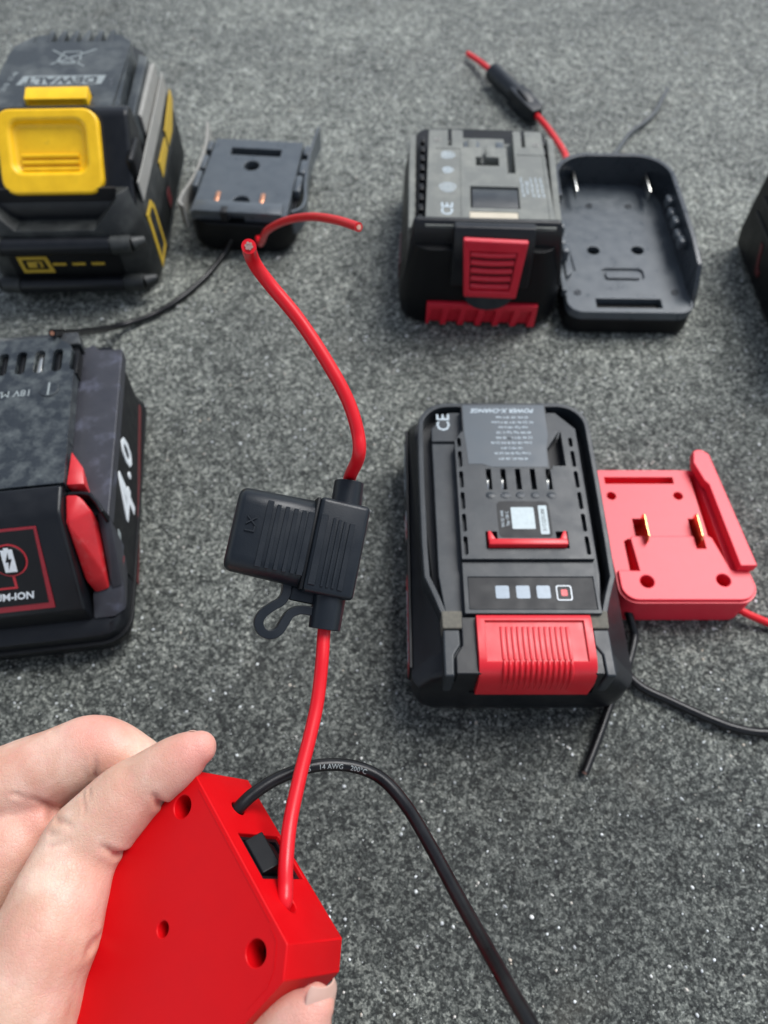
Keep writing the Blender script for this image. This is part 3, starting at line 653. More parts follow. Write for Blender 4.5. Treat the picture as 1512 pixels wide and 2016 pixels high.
    obj('gauge_frame', flat([(-26,20),(-8,20),(-9.5,31),(-26.5,31)]), 'print_yellow', gp, cut=MB().prism([(-24,22),(-10.5,22),(-11.5,29),(-24.4,29)], -72, -60, 'y'))
    obj('gauge_button', MB().box((-22,-13.4), (-70,-69), (23.4,27.6), .4), 'print_yellow', gp)
    obj('gauge_notch', MB().box((-16.6,-14.8), (-70.2,-69.4), (24,27)), 'socket_dark', gp)
    for x in (-7.5,3.5,14.5): obj('gauge_line', MB().box((x,x+7.4), (-69.8,-69.2), (24.8,26.4)), 'print_yellow', gp)
    # side markings
    obj('side_stripe', MB().prism([(28,46),(64,52),(64,45),(44,36),(28,36)], 48.1, 48.8, 'x'), 'print_yellow', T)
    obj('side_stripe', MB().prism([(-2,44),(24,44),(24,37),(-2,34)], 48.1, 48.8, 'x'), 'print_yellow', T)
    obj('side_panel', MB().prism([(-32,28),(60,32),(60,8),(-32,6)], 48.1, 48.5, 'x'), 'dewalt_top', T)
    obj('side_badge', MB().prism([(-4,24),(4,24.5),(4,15),(-4,14)], 48.2, 48.7, 'x'), 'print_dark_red', T)
    obj('side_frame', MB().prism([(-52,44),(-38,44),(-34,38),(-34,10),(-52,8)], 48.1, 48.7, 'x'), 'print_yellow', T, cut=MB().prism([(-48,41),(-40,41),(-37,37),(-37,13),(-48,11)], 40, 60, 'x'))
battery_yellow()

# ------------------------------------------------------------------ black adapter plate beside it
def curved_adapter():
    T = thing('battery_adapter', 'black open adapter plate with copper contacts and curved side walls', 'adapter', (-85,430,0), -5, group='battery adapters')
    body = [(-33,-30)] + arc(-17,-28,16,190,262,8) + arc(17,-28,16,278,350,8) + [(34,30),(30,38),(-30,38),(-34,30)]
    obj('base', MB().loft([[(x*.94, y*.94, 0) for x, y in body], [(x, y, 5) for x, y in body], [(x, y, 21) for x, y in body]]), 'black_matte', T, .8)
    pl = MB().prism([(-29,37),(29,37),(29.5,-40),(-29.5,-40)], 20, 26)
    c = MB().box((-17,16), (20,27.6), (18,40)).cyl((-.6,9,18), (-.6,9,40), 5.0, n=28)
    c.cyl((-.6,-27.6,22.5), (-.6,-27.6,40), 5.2, n=28).box((-6,3.4), (-46,-37), (18,40))
    p = obj('plate', pl, 'adapter_slate', T, .5, cut=c)
    obj('front_ledge', MB().box((-27.5,26.5), (-41,-30.6), (25.8,28), .5), 'adapter_slate', p)
    obj('cable_slot', MB().box((-10.5,-6.3), (-42,-36), (20,28.3), .3), 'socket_dark', p)
    for x in (-15.6,12.4): obj('copper_contact', MB().box((x-1.4,x+1.4), (-30,-20), (25.6,27.2), .7, 2), 'copper', p)
    for sx in (-1, 1):
        prof = np.array([(sx*37.6,50),(sx*35.4,36),(sx*34.6,18),(sx*35.8,-4),(sx*38.2,-20),(sx*37.6,-32),(sx*33,-40)])
        P = smooth_path(prof, 5); N = len(P); m = MB(); Tn = np.gradient(P, axis=0); Tn /= np.linalg.norm(Tn, axis=1)[:,None]; Nn = np.stack([-Tn[:,1], Tn[:,0]], 1)
        hz = [30-5*math.sin(math.pi*k/(N-1)) for k in range(N)]
        m.loft([[(*(p_+n_*.9), 14), (*(p_-n_*.9), 14), (*(p_-n_*.9), h), (*(p_+n_*.9), h)] for p_, n_, h in zip(P, Nn, hz)])
        w = obj('side_wall', m, 'grey_strip' if sx < 0 else 'adapter_slate', T, .4)
        for y, l in ((30,10),(12,14),(-8,16)): obj('guide_rib', MB().box((min(sx*30.2,sx*34),max(sx*30.2,sx*34)), (y-l/2,y+l/2), (20,25.4 if y > 0 else 27), .6), 'adapter_slate', w)
    world_part(wire('black_wire', [np.array((-92.41,389.93,14.00)), np.array((-94.98,388.19,9.00)), np.array((-100.62,382.33,2.20)), np.array((-109.27,362.42,2.00)), np.array((-122.80,342.29,2.00)), np.array((-137.82,328.54,2.00)), np.array((-153.92,313.13,8.00)), np.array((-153.67,276.34,40.00)), np.array((-151.69,248.58,66.50))], 1.85, 'black_wire', None, core_end=1, core_mat='copper'), T)
    world_part(wire('red_wire', [(-76.31,377.79,17.80), (-72.06,360.10,27.97), (-66.76,340.58,45.25), (-59.40,320.58,66.95), (-46.63,302.28,86.17), (-32.59,282.20,103.11), (-19.98,262.04,116.45), (-9.89,246.72,124.57)], 1.8, 'red_wire', None, core_end=1), T)
curved_adapter()

# ------------------------------------------------------------------ battery with corner latches, cut by the picture edge
def battery_corner_latch():
    T = thing('tool_battery', 'scuffed black battery with red corner latch and red framed front badge', 'battery', (-160,190,0), 7, group='tool batteries on the concrete')
    b = MB(); b.loft([ringz(w, l, r, z, 0, cy) for w, l, r, z, cy in ((76,128,9,0,-6),(82,136,11,4,-5.5),(84,138,12,10,-5),(84,136,11,16,-4.5),(82,131,9,19,-3),(81,100,8,20.5,12),(82,99,8,48,13),(80,97,6,51,13))])
    obj('shell', b, 'black_abs', T, .6)
    obj('seam_band', MB().loft([ringz(86.4,140.2,12.5,10,0,-5), ringz(86.4,140.2,12.5,12.2,0,-5)]), 'black_matte', T, .4)
    sh = MB().prism([(24,59),(29,62),(32,58),(43,57),(43.4,-37),(36.5,-28.4),(24,-26.2)], 46, 53)
    obj('shoulder', sh, 'milwaukee_shoulder', T, .6)
    obj('shoulder', MB().prism([(-x, y) for x, y in [(24,59),(29,62),(32,58),(43,57),(43.4,-37),(36.5,-28.4),(24,-26.2)]][::-1], 46, 53), 'milwaukee_shoulder', T, .6)
    obj('rail_base', MB().box((-24.5,24.5), (-26,60), (48,58)), 'black_matte', T)
    tp = MB().prism([(-28,-25.5),(28,-25.5),(25.6,44),(23,52),(16,58),(-16,58),(-23,52),(-25.6,44)], 57, 63.5)
    c = MB()
    for k in range(-3, 4):
        x = -1+k*8.2 if False else k*8.0+2; c.prism(rr(4.4, 13.6, 2, x, 43, 5), 58, 70)
    for sx in (-1, 1):
        for y in (-12,4,20,34): c.box((min(sx*27,sx*30),max(sx*27,sx*30)), (y,y+9), (56,61))
    tp = obj('top_rail', tp, 'milwaukee_top', T, .5, cut=c)
    for k in range(-3, 4): obj('contact_leaf', MB().box((k*8.0+.5,k*8.0+2.6), (36,50), (56,61.5), .3), 'steel' if k == 1 else 'black_matte', tp)
    sc = obj('round_boss', MB().cyl((16.4,25.6,63), (16.4,25.6,64), 4.4, 4.2, 28), 'milwaukee_top', tp, .3)
    obj('boss_slot', MB().box((16,16.8), (22,29.2), (63.9,64.12)), 'print_grey', sc)
    text('lettering', '18V MAX', 5.0, 'print_grey', tp, (-1,25,63.54), (0,0,180), .04, .05)
    obj('back_cap', MB().prism([(-26,56),(26,56),(24,64),(-24,64)], 46, 60), 'black_dusty', T, .8)
    # front housing: short top, long slope carrying the badge
    pf = [(-26,50),(-26,63.6),(-38,63),(-41.5,60.8),(-66.5,29),(-66.5,19),(-40,19)]
    fh = MB().prism(pf, -27.6, 27.6, 'x')
    for v in fh.bm.verts:
        if v.co.z < 30: v.co.x *= 1.04
    fo = obj('front_housing', fh, 'black_abs', T, 1.6, seg=3)
    def slope(u, v, n):    # v runs down the slope
        return (u, -41.5-v*.618-n*.786, 60.8-v*.786+n*.618)
    def on(uv, n0, n1): m = MB(); m.loft([[slope(u, v, n0) for u, v in uv], [slope(u, v, n1) for u, v in uv]]); return m
    fr = obj('badge_frame', on([(-17.5,1.5),(17.5,1.5),(17.2,37.2),(-17.2,37.2)], -.4, .55), 'print_badge', fo)
    obj('badge_face', on([(-16.5,2.5),(16.5,2.5),(15.4,34.6),(-15.4,34.6)], -.3, .7), 'label_black', fr)
    kn = obj('gauge_knob_ring', on([(4.5+7*math.cos(a), 14.6+7*math.sin(a)) for a in np.linspace(0, 2*math.pi, 33)[:-1]], .2, .82), 'print_red', fr)
    obj('gauge_knob', on([(4.5+6.3*math.cos(a), 14.6+6.3*math.sin(a)) for a in np.linspace(0, 2*math.pi, 33)[:-1]], .2, 1.4), 'black_matte', kn, .5)
    obj('battery_sign', on([(2.2,9.8),(3.6,9.8),(3.6,9),(5.4,9),(5.4,9.8),(6.8,9.8),(6.8,19.4),(2.2,19.4)], 1, 1.55), 'print_white', kn)
    obj('bolt_sign', on([(4.9,11),(3.2,15),(4.4,15),(3.7,18.4),(5.9,13.8),(4.7,13.8)], 1.2, 1.68), 'label_black', kn)
    obj('badge_line', on([(4,21.4),(5,21.4),(5,27),(-8,27),(-8,26.2),(4,26.2)], .3, .86), 'print_red', fr)
    ang = math.degrees(math.atan2(.786, .618))
    t = text('lettering', 'REDLITHIUM-ION', 4.3, 'print_white', fr, slope(-6.6, 30.6, .78), (ang,0,0), .05, .12, .2, 1.0)
    # red corner latch
    for sx in (1, -1):
        f = lambda P: [(sx*x, y, z) for x, y, z in P]
        obj('red_latch', MB().hull(f([(28,-29.5,60.5),(33.5,-30.3,60.8),(37.8,-36,56.5),(28,-41,57),(29,-55,33),(34,-53.8,34.5),(37.6,-53.5,35),(31.5,-58,27),(37.2,-57,28),(28,-29.5,40),(37.6,-36,40),(31.5,-50,25),(37.2,-50,25)]), .9, 3), 'red_worn', T)
        obj('side_wing', MB().hull(f([(38.2,-34,52.6),(43.3,-36,52.6),(38.2,-57,27.5),(43,-56,28.5),(38.2,-38,30),(43,-38,30)]), .5), 'milwaukee_shoulder', T)
        obj('latch_tip', MB().hull(f([(28.4,-8,61),(35,-25,60.6),(28.4,-25.5,61.8),(28.4,-8,52),(35,-25,52),(28.4,-25,52),(34,-17,60.6)]), .5), 'red_worn', T)
        obj('latch_collar', MB().strip([(sx*27.4,-27.4),(sx*33,-27.6),(sx*36.6,-28.6),(sx*40,-33),(sx*42.6,-38)], 1.8, 48, 58.6), 'black_abs', T, .8)
        obj('lower_corner', MB().hull(f([(30,-58,26.5),(42.8,-57,27),(42.8,-40,36),(42.8,-63,20),(38,-66.5,20),(29,-66.5,20),(42,-40,20),(30,-45,20)]), .8), 'milwaukee_shoulder', T)
    # capacity print on the right flank
    pan = obj('flank_panel', MB().prism([(-46,6),(50,22),(50,45),(-36,45),(-46,30)], 41.4, 42.3, 'x'), 'label_black', T, .2)
    obj('flank_line', MB().prism([(-46,28),(-50,34),(-40,42),(-37,42),(-45,33),(-42,28)], 42.1, 42.6, 'x'), 'print_red', pan)
    obj('flank_line', MB().prism([(50,18),(50,21),(-44,7.6),(-44,4.6)], 42.1, 42.6, 'x'), 'print_dark_red', pan)
    text('lettering', '4', 34, 'print_white', pan, (42.5,-16,29), (90,0,90), .3, .45, .15)
    text('lettering', '.0', 22, 'print_white', pan, (42.5,6,34), (90,0,90), .3, .35, .1)
    obj('flank_line', MB().prism([(-44,33),(-34,38),(-34,35),(-42,31)], 42.1, 42.7, 'x'), 'print_grey', pan)
battery_corner_latch()

# ------------------------------------------------------------------ dark battery at the picture's border
def battery_edge():
    T = thing('tool_battery', 'black battery with a small red mark, partly out of view', 'battery', (265,336,0), 0, group='tool batteries on the concrete')
    b = MB(); b.loft([ringz(w, l, r, z, 0, cy) for w, l, r, z, cy in ((76,114,4,0,0),(83,121,5,3,0),(85,123,5,12,0),(85,124,5,30,0),(84,123,5,50,0),(83,122,5,60,0))])
    obj('shell', b, 'black_matte', T, .6)
    d = MB().prism([(-33,-40),(33,-40),(33,54),(-33,54)], 59, 70); c = MB()
    for k in range(5): c.box((-18+k*8,-15+k*8), (28,46), (64,76))
    obj('top_rail', d, 'black_abs', T, .7, cut=c)
    obj('release_button', MB().box((-18,18), (-62,-48), (28,54), 2.5, 3), 'red_button', T)
    obj('red_mark', MB().prism([(30,25),(26,25),(23,19),(20,14),(16,14),(16,10),(21,10),(26,17)], -43, -42.4, 'x'), 'print_dark_red', T, .2)
    for z in (30, 40): obj('side_ridge', MB().strip([(-42.4,-44),(-42.5,0),(-42.4,50)], 1.6, z, z+1.6), 'black_abs', T, .3)
battery_edge()

# ------------------------------------------------------------------ red adapter held in the hand
P0 = Vector((-50.36,45.75,108.65))
AX = Matrix(((.5699,-.6707,.4766),(-.7880,-.6097,.0813),(.2379,-.4231,-.8720)))   # columns: along the switch edge, across the flat face, into the case
def frame_thing(T, origin, m3):
    T.location = Vector(origin)*S; T.rotation_euler = m3.to_euler(); return T
def held_adapter():
    T = thing('battery_adapter', 'glossy red plastic battery adapter with black rocker switch, held in fingers', 'adapter', group='battery adapters')
    frame_thing(T, P0, AX)
    out = [(0,0),(51,0),(56,5),(56,84),(51,89),(5,89),(0,84)]
    # case: flat face at depth 0, rear rim chamfered
    k = MB(); ins = [(1.2,2.2),(50,2.2),(53.8,6),(53.8,83),(50,86.8),(5.6,86.8),(1.2,83)]
    k.loft([[(x, y, 0) for x, y in out], [(x, y, 23) for x, y in out], [(x, y, 26.6) for x, y in ins]])
    c = MB()
    for x, y in ((5.4,7.6),(47,7.8),(5.4,80),(47,80)): c.cyl((x,y,-1), (x,y,9), 2.75, n=28)
    c.cyl((25.4,27,-1), (25.4,27,4), 1.75, n=22)
    c.box((20.2,33.7), (-2,11), (4.6,21.8))
    c.cyl((11.8,-3,10.6), (11.8,6,10.6), 2.1, n=20)
    c.cyl((46,-7.5,9.2), (36,7,9.4), 2.1, n=20)
    cs = obj('case', k, 'red_case', T, .45, cut=c, seg=3)
    # lid seam lines standing a hair proud of the face and edge
    obj('seam', MB().strip([(5.5,1.1),(20,1.05),(35,1.05),(44.5,1.1)], .35, -.12, .2), 'red_case', cs)
    obj('seam', MB().strip([(45.6,1.6),(48.6,2.0),(52.6,5.6),(54.2,9),(54.2,16)], .3, -.1, .2), 'red_case', cs)
    for x, y in ((5.4,7.6),(47,7.8)):
        s_ = MB().cyl((x,y,8.6), (x,y,6.4), 2.5, 2.3, 20); cc = MB().box((x-1.5,x+1.5), (y-.3,y+.3), (5,7.2)).box((x-.3,x+.3), (y-1.5,y+1.5), (5.01,7.21))
        obj('screw', s_, 'black_abs', cs, cut=cc)
    sw = obj('switch_housing', MB().box((20.4,33.5), (.9,9.5), (4.8,21.6), .3), 'black_abs', T, cut=MB().box((21.6,32.3), (-2,4), (6.2,20.2)))
    obj('rocker', MB().prism([(6.4,4),(6.4,.4),(9.8,-2.9),(13.8,-.4),(20,1.6),(20,4)], 22, 31.9, 'x').xform(Matrix(((1,0,0,0),(0,0,1,0),(0,1,0,0),(0,0,0,1)))), 'black_matte', sw, .35)
    text('lettering', 'I', 4, 'print_white', sw, (27,1.2,17), (90,0,0), .05)
    pts = [tuple(P0+AX@Vector((11.8,5,10.6))), tuple(P0+AX@Vector((11.8,0,10.6))), (-34.81,41.03,102.16), (-28.44,45.28,101.28), (-19.05,48.69,99.87), (-9.34,49.17,97.81), (-0.84,46.07,97.05), (6.04,38.54,98.24), (12.27,27.42,103.09), (17.60,16.15,110.20), (21.98,6.32,119.39), (25.47,-2.14,129.43), (28.67,-9.28,136.76), (31.20,-16.17,141.89)]
    bwire = world_part(wire('black_wire', pts, 1.75, 'black_wire', None, sub=10, n=20), T)
    # white print running along the wire
    Pw = smooth_path(pts, 24); seg = np.linalg.norm(np.diff(Pw, axis=0), axis=1); arcl = np.concatenate([[0], np.cumsum(seg)])
    tn = np.gradient(Pw, axis=0); tn /= np.linalg.norm(tn, axis=1)[:,None]
    tx = text('wire_print', '35    14 AWG    200°C', 1.9, 'print_grey', None, (0,0,0), extrude=0, bold=.015)
    tb = bmesh.new(); tb.from_mesh(tx.data); bmesh.ops.triangulate(tb, faces=tb.faces); bmesh.ops.subdivide_edges(tb, edges=tb.edges, cuts=4, use_grid_fill=True); tb.to_mesh(tx.data); tb.free()
    me = tx.data; co = np.array([v.co[:] for v in me.vertices])/S; s0 = 34
    out_v = []
    view = np.array((0.10, -.40, .91))
    for x, y, z in co:
        s_ = s0+x; t_ = np.array([np.interp(s_, arcl, tn[:,i]) for i in range(3)]); p_ = np.array([np.interp(s_, arcl, Pw[:,i]) for i in range(3)])
        f = view-t_*(view@t_); f /= np.linalg.norm(f); w_ = np.cross(f, t_); a_ = (y-.25)/1.75
        out_v.append((p_+1.80*(math.cos(a_)*f+math.sin(a_)*w_))*S)
    me.vertices.foreach_set('co', np.array(out_v).ravel()); me.update(); tx.parent = bwire
held_adapter()

# ------------------------------------------------------------------ inline fuse holder in the air on its red lead
FO = Vector((-12.95,100.04,130.78)); FX = Matrix(((.9497,.1884,.2502),(-.0733,.9104,-.4073),(-.3045,.3684,.8784)))   # columns: across, up the wire, out of the face
def held_fuse():
    T = thing('fuse_holder', 'black blade fuse holder with ribbed cap and strap hanging on the raised red wire', 'fuse holder', group='inline fuse holders')
    frame_thing(T, FO, FX)
    th = 6.2
    b = MB().box((-7.2,7.4), (-13.4,13.6), (-2*th,0), 1.5, 4)
    bo = obj('socket', b, 'black_fuse', T)
    for x, w, y0, y1 in ((-5.2,2.0,-11.2,8.6),(-2.3,.75,-11.2,8.2),(-.75,.75,-11.2,8.0),(.8,.75,-11.2,7.8),(2.9,1.5,-11.3,7.6)):
        obj('rib', MB().box((x-w/2,x+w/2), (y0,y1), (-.3,.42), .08, 1), 'black_fuse', bo)
    # cap: flat oval section that slides over the socket nose
    cp = MB(); rings = []
    for x, hw, tz in ((-29.2,9.4,1.6),(-28.9,10.6,3.2),(-28.2,11.4,4.6),(-27.2,11.8,5.3),(-18,12.1,5.5),(-8.4,12.5,5.7),(-7.9,12.3,5.5)):
        rings.append([(x, yy, zz-th+.2) for yy, zz in rr(2*hw, 2*tz, min(tz*.93, 5.0), 0, 0, 8)])
    cp.loft(rings); co_ = obj('cap', cp, 'black_fuse', T, smooth=50)
    for k, x in enumerate((-20.4,-18.0,-15.6,-13.2,-10.9,-8.9)):
        w = 1.7 if k in (0,5) else 1.15
        obj('rib', MB().box((x-w/2,x+w/2), (-9.4,8.4 if k else 9.0), (-.9,-.12), .08, 1), 'black_fuse', co_)
    text('lettering', 'LX', 3.9, 'black_fuse', co_, (-24.4,1.6,-.42), (0,0,90), .28, .02)
    obj('cap_flange', MB().box((-8.1,-7.1), (-13.0,13.1), (-2*th+.5,-.5), .35), 'black_matte', T)
    obj('hinge_foot', MB().box((-9.6,-1), (-16.2,-12), (-10,-5.5), .8), 'black_fuse', T)
    obj('wire_collar', MB().cyl((1.2,12.5,-th), (.6,20.4,-th), 4.5, 4.3, 28), 'black_fuse', T, .35)
    obj('wire_collar', MB().cyl((1.6,-12.5,-th), (2.0,-22.4,-th), 4.7, 4.5, 28), 'black_fuse', T, .35)
    pth = smooth_path([(-10.9,-11.5),(-10.6,-14.6),(-11.4,-17.0),(-13.4,-18.8),(-15.6,-21.2),(-16.3,-23.8),(-15.0,-26.0),(-12.6,-26.6),(-10.4,-25.2),(-9.3,-22.4),(-8.3,-20.0),(-6.2,-18.5),(-3.6,-18.1),(-1.5,-18.2)], 6)
    obj('strap', MB().strip(pth, 2.5, -th-3.4, -th+1.2), 'black_fuse', T, .25)
    f = lambda *v: tuple(FO+FX@Vector(v))
    up_pts = [f(1.0,14,-th), f(.5,21.5,-th), (-6.97,120.58,145.97), (-7.21,125.63,150.31), (-10.22,132.97,156.08), (-16.48,141.86,162.81), (-23.23,149.73,168.91), (-30.17,155.57,174.91), (-33.44,157.38,179.58), (-34.32,156.90,184.00), (-33.43,152.72,189.64)]
    world_part(wire('red_wire', up_pts, 1.85, 'red_wire', None, sub=9, core_end=1, n=22), T)
    lo_pts = [f(1.8,-16,-th), f(2.1,-23,-th), (-17.18,73.77,114.36), (-18.17,63.28,111.35), (-19.85,53.95,110.23), (-22.00,43.59,109.66), (-23.76,32.44,109.76), (-23.99,22.96,110.92), (-23.78,17.97,110.74), (-23.65,15.00,111.13), (-24.29,13.57,110.00)]
    world_part(wire('red_wire', lo_pts, 1.85, 'red_wire', None, sub=9, n=22), T)
held_fuse()

# ------------------------------------------------------------------ the hand
def hand():
    T = thing('hand', 'bare hand gripping the glossy red adapter, thumb below and fingers above', 'hand', (-80,20,100))
    idx = [((-104.24,-29.49,72.25),18),((-93.25,-15.07,85.97),16.5),((-88.88,-3.94,92.93),14.9),((-86.72,1.90,95.40),13.6),((-84.37,8.38,97.09),13.2),((-82.90,15.53,98.02),12.2),((-81.39,24.03,97.44),11),((-78.82,29.93,98.17),10.6),((-72.88,35.92,100.73),9.9),((-67.52,40.71,103.14),9.2),((-62.78,43.70,105.01),8),((-58.71,45.76,106.88),7.6),((-53.98,48.27,109.04),6.8),((-50.35,50.08,110.76),5.6),((-48.74,50.76,111.19),4.6)]
    mid = [((-150.85,24.43,75.28),14),((-129.01,37.27,83.30),12.8),((-114.71,43.54,86.63),11.9),((-103.28,47.74,88.67),11.5),((-95.24,50.47,90.37),11),((-88.95,53.20,92.08),10.3),((-83.53,55.31,93.40),9.4),((-77.68,54.32,92.78),8.7),((-70.70,51.33,89.73),7.6),((-64.38,47.56,86.20),6.4)]
    web = [((-145.15,-15.71,59.63),20),((-127.56,6.90,72.58),17),((-115.45,19.53,79.30),14.5),((-107.74,27.53,82.52),12.8),((-101.67,32.77,84.62),10.8),((-98.13,36.10,85.52),8)]
    thb = [((-66.03,-55.58,51.23),17),((-47.00,-39.45,70.74),13.5),((-34.18,-25.56,88.85),11.5),((-27.39,-18.43,99.21),9.8),((-22.80,-13.94,105.54),9.2),((-18.64,-9.73,111.12),7.4),((-15.96,-6.83,114.11),5.4),((-14.96,-5.70,114.82),4.2)]
    palm = [((-143.05,-8.62,62.88),16),((-127.35,-31.07,59.46),24),((-106.48,-53.36,52.61),28),((-82.99,-58.90,49.15),24),((-66.03,-55.58,51.23),17)]
    palm2 = [((-104.24,-29.49,72.25),18),((-114.31,-45.62,57.45),26),((-107.60,-62.87,44.31),30)]
    wrist = [((-106.48,-53.36,52.61),28),((-113.24,-82.01,46.51),30),((-117.23,-105.89,45.73),30)]
    ring_ = [((-158.13,-26.20,43.64),15),((-161.01,-5.46,44.81),13),((-150.74,15.92,46.38),11.5),((-135.02,27.42,46.49),10),((-118.67,31.58,49.09),8.5),((-104.71,31.31,51.28),7)]
    return T, idx, mid, thb, palm, palm2, wrist, ring_, web
HT, IDX, MID, THB, PALM, PALM2, WRIST, RING, WEB = hand()
def build_hand():
    m = MB()
    def chain(ch, sub=7):
        pts = np.array([p for p, r in ch]); rs = np.array([r for p, r in ch])
        P = smooth_path(pts, sub); Q = smooth_path(np.stack([rs, rs*0, rs*0], 1), sub)[:,0]
        d0 = (P[1]-P[0])/np.linalg.norm(P[1]-P[0]); d1 = (P[-1]-P[-2])/np.linalg.norm(P[-1]-P[-2])
        # hemispherical ends
        A = [(P[0]-d0*Q[0]*math.sin(a), Q[0]*math.cos(a)) for a in np.linspace(1.45, .25, 5)]
        B = [(P[-1]+d1*Q[-1]*math.sin(a), Q[-1]*math.cos(a)) for a in np.linspace(.25, 1.45, 5)]
        full = A+list(zip(P, Q))+B
        m.tube([p for p, q in full], 1, 20, rs=[q for p, q in full])
    for ch in (IDX, MID, THB, PALM, PALM2, WRIST, RING, WEB): chain(ch)
    me = m.mesh('skin'); o = bpy.data.objects.new('skin', me); COL.objects.link(o)
    rm = o.modifiers.new('r', 'REMESH'); rm.mode = 'VOXEL'; rm.voxel_size = .0008
    sm = o.modifiers.new('s', 'SMOOTH'); sm.factor = .5; sm.iterations = 10
    dg = bpy.context.evaluated_depsgraph_get(); dg.update()
    me = bpy.data.meshes.new_from_object(o.evaluated_get(dg)); bpy.data.objects.remove(o)
    n = len(me.vertices); V = np.empty(n*3, np.float32); me.vertices.foreach_get('co', V); V = V.reshape(-1,3).astype(float)/S
    Nn = np.empty(n*3, np.float32); me.vertex_normals.foreach_get('vector', Nn) if hasattr(me, 'vertex_normals') else None; Nn = Nn.reshape(-1,3).astype(float)
    axis_dir = np.array((0., -.53, .848))
    disp = np.zeros(n)
    def crease(pts, depth, width, reach=9):
        nonlocal disp
        P = smooth_path(pts, 6); best = np.full(n, 1e9); tap = np.zeros(n); NP = len(P)-1
        for ki, (a, b) in enumerate(zip(P, P[1:])):
            ab = b-a; ab2 = ab-axis_dir*(ab@axis_dir); L = ab2@ab2+1e-9
            w = V-a; wd = w@axis_dir; w2 = w-np.outer(wd, axis_dir); t = np.clip((w2@ab2)/L, 0, 1)
            d = np.linalg.norm(w2-np.outer(t, ab2), axis=1); d = np.where(np.abs(wd) < reach, d, 1e9); tap = np.where(d < best, 1-((ki+t)/NP)**2, tap); best = np.minimum(best, d)
        fac = np.clip(Nn@axis_dir*1.6+.6, 0, 1)*tap
        disp -= depth*np.exp(-(best/width)**2)*fac
        disp += depth*.15*np.exp(-((best-width*2.2)/(width*1.2))**2)*fac
    for pts, dep_, wid in CREASES: crease(pts, dep_, wid)
    # gentle muscle unevenness
    disp += .35*lattice(V[:,0]+V[:,2], V[:,1]-V[:,2]*.7, 9, 21)+.16*lattice(V[:,0]-V[:,2], V[:,1], 3.5, 22)
    V += Nn*disp[:,None]
    me.vertices.foreach_set('co', (V*S).astype(np.float32).ravel()); me.update()
    bl = np.clip(-disp*.45, 0, .5)
    for p, r, a in BLUSH: bl = np.maximum(bl, a*np.exp(-(np.linalg.norm(V-np.array(p), axis=1)/r)**2))
    at = me.attributes.new('blush', 'FLOAT', 'POINT'); at.data.foreach_set('value', bl.astype(np.float32))
    me.materials.clear(); me.materials.append(MATS['skin']); me.polygons.foreach_set('use_smooth', [True]*len(me.polygons))
    o = bpy.data.objects.new('skin', me); COL.objects.link(o); world_part(o, HT)
    # nails: thin curved plates
    def nail(c, along, out, ln, wd, curve):
        c = np.array(c); a = np.array(along, float); a /= np.linalg.norm(a); u = np.array(out, float); u -= a*(u@a); u /= np.linalg.norm(u); w = np.cross(a, u)
        mm = MB(); rows = []
        for t in np.linspace(-1, 1, 11):
            row_t = []; row_b = []
            for k in np.linspace(-1, 1, 11):
                wfac = wd*(1-.12*max(0, -t)**2) * math.sqrt(max(.05, 1-.55*max(0, abs(t)-.55)**2*4))
                q = c+a*t*ln+w*k*wfac-u*curve*(k*k)-u*.45*(t*t)
                row_t.append(tuple(q)); row_b.append(tuple(q-u*.4))
            rows.append(row_t+row_b[::-1])
        mm.loft(rows); return world_part(obj('nail', mm, 'nail', None, smooth=50), HT)
    for args in NAILS: nail(*args)
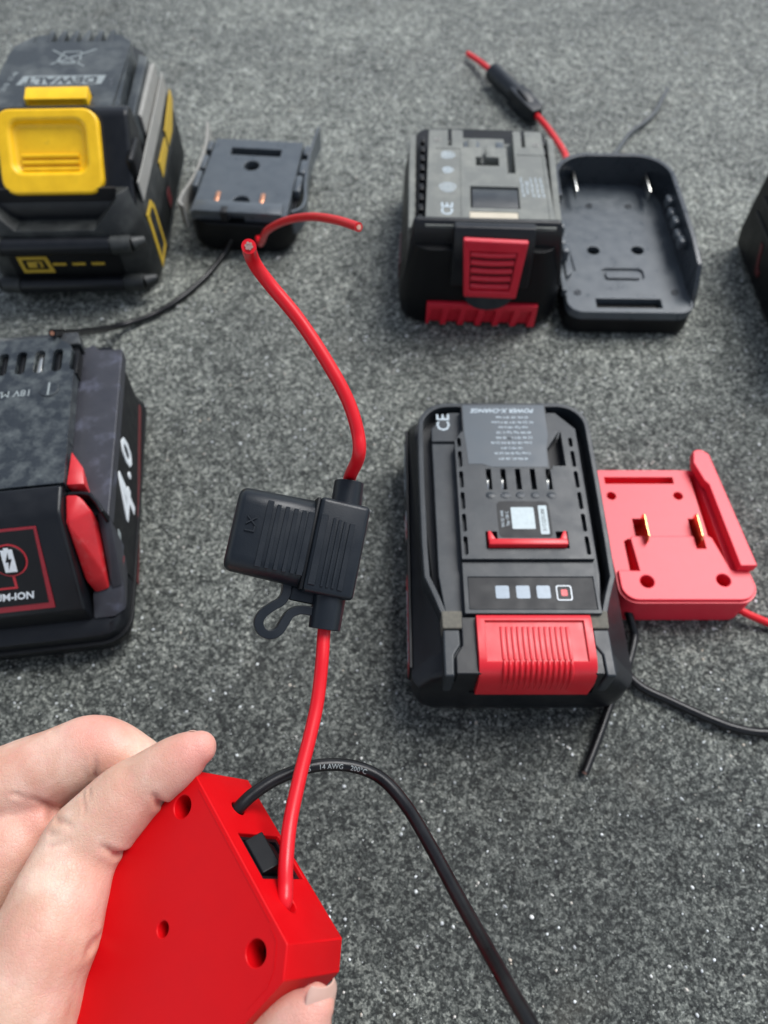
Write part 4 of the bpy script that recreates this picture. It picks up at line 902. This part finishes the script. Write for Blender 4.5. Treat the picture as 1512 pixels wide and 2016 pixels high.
CREASES = [
 ([(-68.38,24.99,101.57), (-70.10,27.06,104.04), (-72.17,29.04,105.28)], 1.2, .8),
 ([(-68.12,24.33,101.16), (-69.32,25.74,103.22)], .8, 1.2),
 ([(-58.11,36.02,107.29), (-58.85,38.27,109.87), (-59.51,40.04,110.98)], 1.1, .8),
 ([(-57.85,35.58,107.01), (-58.46,37.16,109.18)], .7, 1.2),
 ([(-71.40,3.09,102.04), (-71.46,2.21,106.20), (-72.77,1.58,108.17)], 1.1, 1.1),
 ([(-84.64,31.57,109.22), (-80.99,31.40,110.29), (-77.41,30.42,109.68)], .7, .5),
 ([(-84.25,27.64,106.77), (-80.48,27.93,108.13), (-77.67,27.71,107.99)], .55, .5),
 ([(-85.28,29.61,107.99), (-83.29,29.01,108.80), (-81.76,29.45,109.07)], .5, .45),
 ([(-78.43,38.27,109.87), (-76.59,36.09,109.68), (-76.07,33.66,108.17)], .45, .45),
 ([(-76.73,39.38,110.56), (-75.03,37.19,110.37)], .4, .45),
 ([(-80.61,46.76,95.13), (-79.94,49.53,98.04), (-79.80,53.01,100.21)], .9, .7),
 ([(-91.68,36.93,90.17), (-93.69,38.76,94.85), (-97.95,40.69,97.23)], 1.2, 1.0),
 ([(-100.81,43.20,95.26), (-97.43,41.77,94.37)], .5, .7),
 ([(-94.51,56.37,102.31), (-91.40,56.85,102.61)], .3, .5)]
BLUSH = [((-47.60,48.96,114.19),10,.95), ((-53.63,45.13,114.16),10,.5), ((-80.86,59.70,102.04),12,.75), ((-97.99,49.89,99.44),12,.35), ((-102.72,33.33,87.92),14,.55), ((-95.64,39.33,91.67),10,.7), ((-14.95,-7.19,116.84),10,.75), ((-63.09,34.99,109.00),10,.45), ((-67.62,16.73,105.84),13,.5), ((-82.22,3.79,109.55),10,.4), ((-73.09,-4.18,106.93),11,.45)]
NAILS = [((-51.94,53.30,108.65), np.array((-48.84,54.60,111.82))-np.array((-56.17,52.83,108.36)), np.array((-56.29,59.34,101.81))-np.array((-51.42,52.83,111.90)), 4.6, 3.4, 1.4),
         ((-13.35,-7.88,115.58), np.array((-11.65,-3.47,119.17))-np.array((-13.93,-12.40,112.41)), np.array((-8.12,-6.36,122.67))-np.array((-14.02,-7.28,114.42)), 6.6, 4.0, 1.5)]
build_hand()
